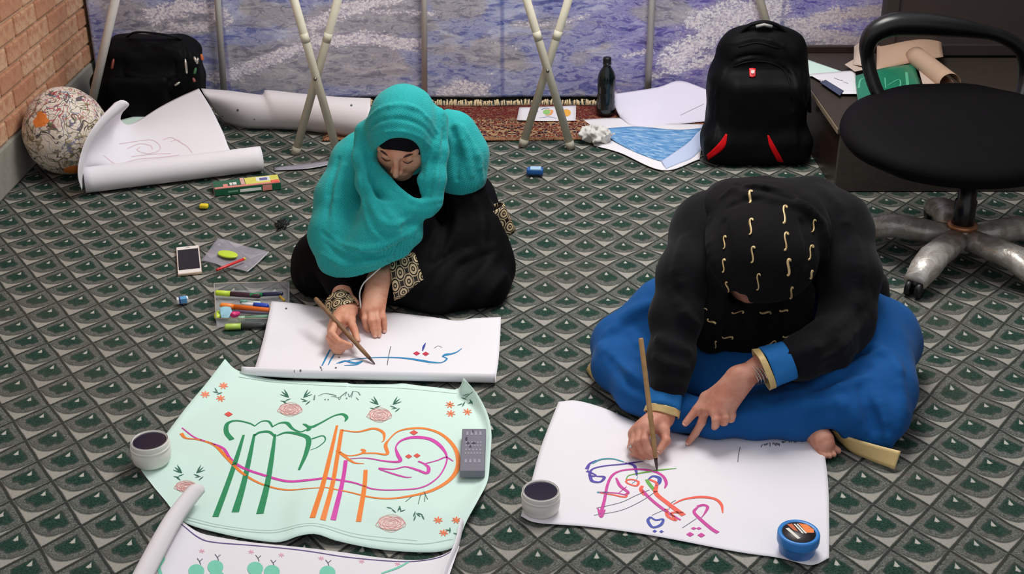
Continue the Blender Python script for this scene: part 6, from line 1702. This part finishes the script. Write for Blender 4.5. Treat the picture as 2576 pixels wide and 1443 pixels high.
# ---- clutter on the platform: sheets, brown paper, green packet
ZP = .238
def psheet(pts, z, mat, nm, lb, cat='paper', bend=.0):
    a, b, c, d = [spot(u, v, ZP + zz) for (u, v, zz) in pts]
    S = coons([a, a.lerp(b, .5), b], [d, d.lerp(c, .5), c], [a, a.lerp(d, .5), d], [b, b.lerp(c, .5), c], 16, 12)
    s_, t_ = np.meshgrid(np.linspace(0, 1, 16), np.linspace(0, 1, 12)); S[..., 2] += bend * np.sin(PI * s_) * np.sin(PI * t_) + z
    return Sheet(nm, S, mat, lb, cat)
kraft = paper_mat('kraft_paper', (196, 164, 140), (170, 136, 112)); kraft2 = paper_mat('pale_kraft', (206, 186, 172), (184, 160, 146))
psheet([(2030, 150, .006), (2130, 185, .006), (2140, 200, .006), (2030, 192, .006)], .002, mint_p, 'loose_sheet', 'mint sheet on the platform right of the backpack')
s12 = psheet([(2034, 190, .004), (2150, 180, .004), (2160, 240, .004), (2120, 240, .004)], .006, white_p, 'loose_sheet', 'white sheet with pencil marks on the platform')
s12.marks('pencil_marks', [s12.stroke([(2098, 196), (2108, 200), (2120, 204)], 2), s12.stroke([(2060, 200), (2090, 212), (2110, 222)], 1.5), s12.stroke([(2120, 206), (2134, 210)], 1.5)], grey_ink, 'stuff')
o = psheet([(2062, 214, .0), (2076, 208, .0), (2122, 236, .0), (2112, 248, .0)], .012, plain('slate_blue_card', (70, 78, 104), .5), 'blue_folder', 'slate blue folder edge at the platform corner', 'folder')
psheet([(2148, 118, .03), (2172, 100, .045), (2182, 170, .03), (2146, 165, .02)], .004, kraft2, 'brown_sheet', 'pale brown curled sheet left of the armrest', bend=.02)
psheet([(2205, 122, .035), (2365, 96, .06), (2372, 150, .03), (2204, 182, .02)], .012, kraft, 'brown_sheet', 'large brown paper sheet behind the chair armrest', bend=.03)
psheet([(2124, 168, .012), (2152, 152, .014), (2200, 176, .012), (2150, 186, .010)], .010, kraft2, 'brown_sheet', 'small pale brown flap under the armrest')
# brown paper tube lying with its open end to us
e0, e1 = spot(2386, 212, ZP + .048), spot(2330, 168, ZP + .048)
tb = thing('paper_tube', 'rolled brown paper tube behind the chair seat', 'paper roll', (e0.x, e0.y, ZP))
dv = (e1 - e0).normalized(); sd = dv.cross(Vector((0, 0, 1))).normalized()
rows = [[list(e0.lerp(e1, f) + sd * ((.047 - .0009 * i) * math.cos(a)) + Vector((0, 0, (.047 - .0009 * i) * math.sin(a)))) for f in np.linspace(0, 1.6, 8)] for i, a in enumerate(np.linspace(0, 2 * PI + .9, 34))]
V, Fc, uv = gridmesh(np.array(rows)); obj('roll', V, Fc, kraft, tb, solid=.001)
# green packet
g0, g1, g2, g3 = [spot(u, v, ZP + .035) for u, v in ((2152, 190), (2300, 160), (2322, 236), (2160, 262))]
gp = thing('green_packet', 'green printed packet lying behind the black chair seat', 'packet', ((g0 + g2) / 2).xy.to_3d() + Vector((0, 0, ZP)))
S = coons([g0, g0.lerp(g1, .5) + Vector((0, 0, .008)), g1], [g3, g3.lerp(g2, .5) + Vector((0, 0, .008)), g2], [g0, g0.lerp(g3, .5), g3], [g1, g1.lerp(g2, .5), g2], 16, 12)
V, Fc, uv = gridmesh(S); pk_ = obj('packet_body', V, Fc, plain('green_film', (28, 128, 96), .3, var=.25, scale=18), gp, uv=uv, solid=.03)
bvp = BVHTree.FromPolygons([tuple(v) for v in V], [tuple(f) for f in Fc])
class _S(Sheet):
    def __init__(self, bv, root): self.bv, self.root = bv, root
gs = _S(bvp, gp)
gs.marks('pale_print', [gs.stroke([(2160, 222), (2166, 200), (2192, 194)], [5, 4, 3]), gs.stroke([(2186, 215), (2200, 212)], [10, 9]), gs.stroke([(2232, 215), (2262, 200), (2262, 222), (2240, 226)], [2, 3, 3, 2]), gs.stroke([(2280, 182), (2284, 222)], [7, 7]), gs.stroke([(2226, 196), (2228, 222)], [3, 2])], plain('pale_green_print', (96, 190, 150), .4))
psheet([(2304, 158, .03), (2332, 152, .03), (2356, 226, .03), (2326, 236, .03)], .008, kraft2, 'brown_sheet', 'narrow ribbed brown strip beside the green packet')
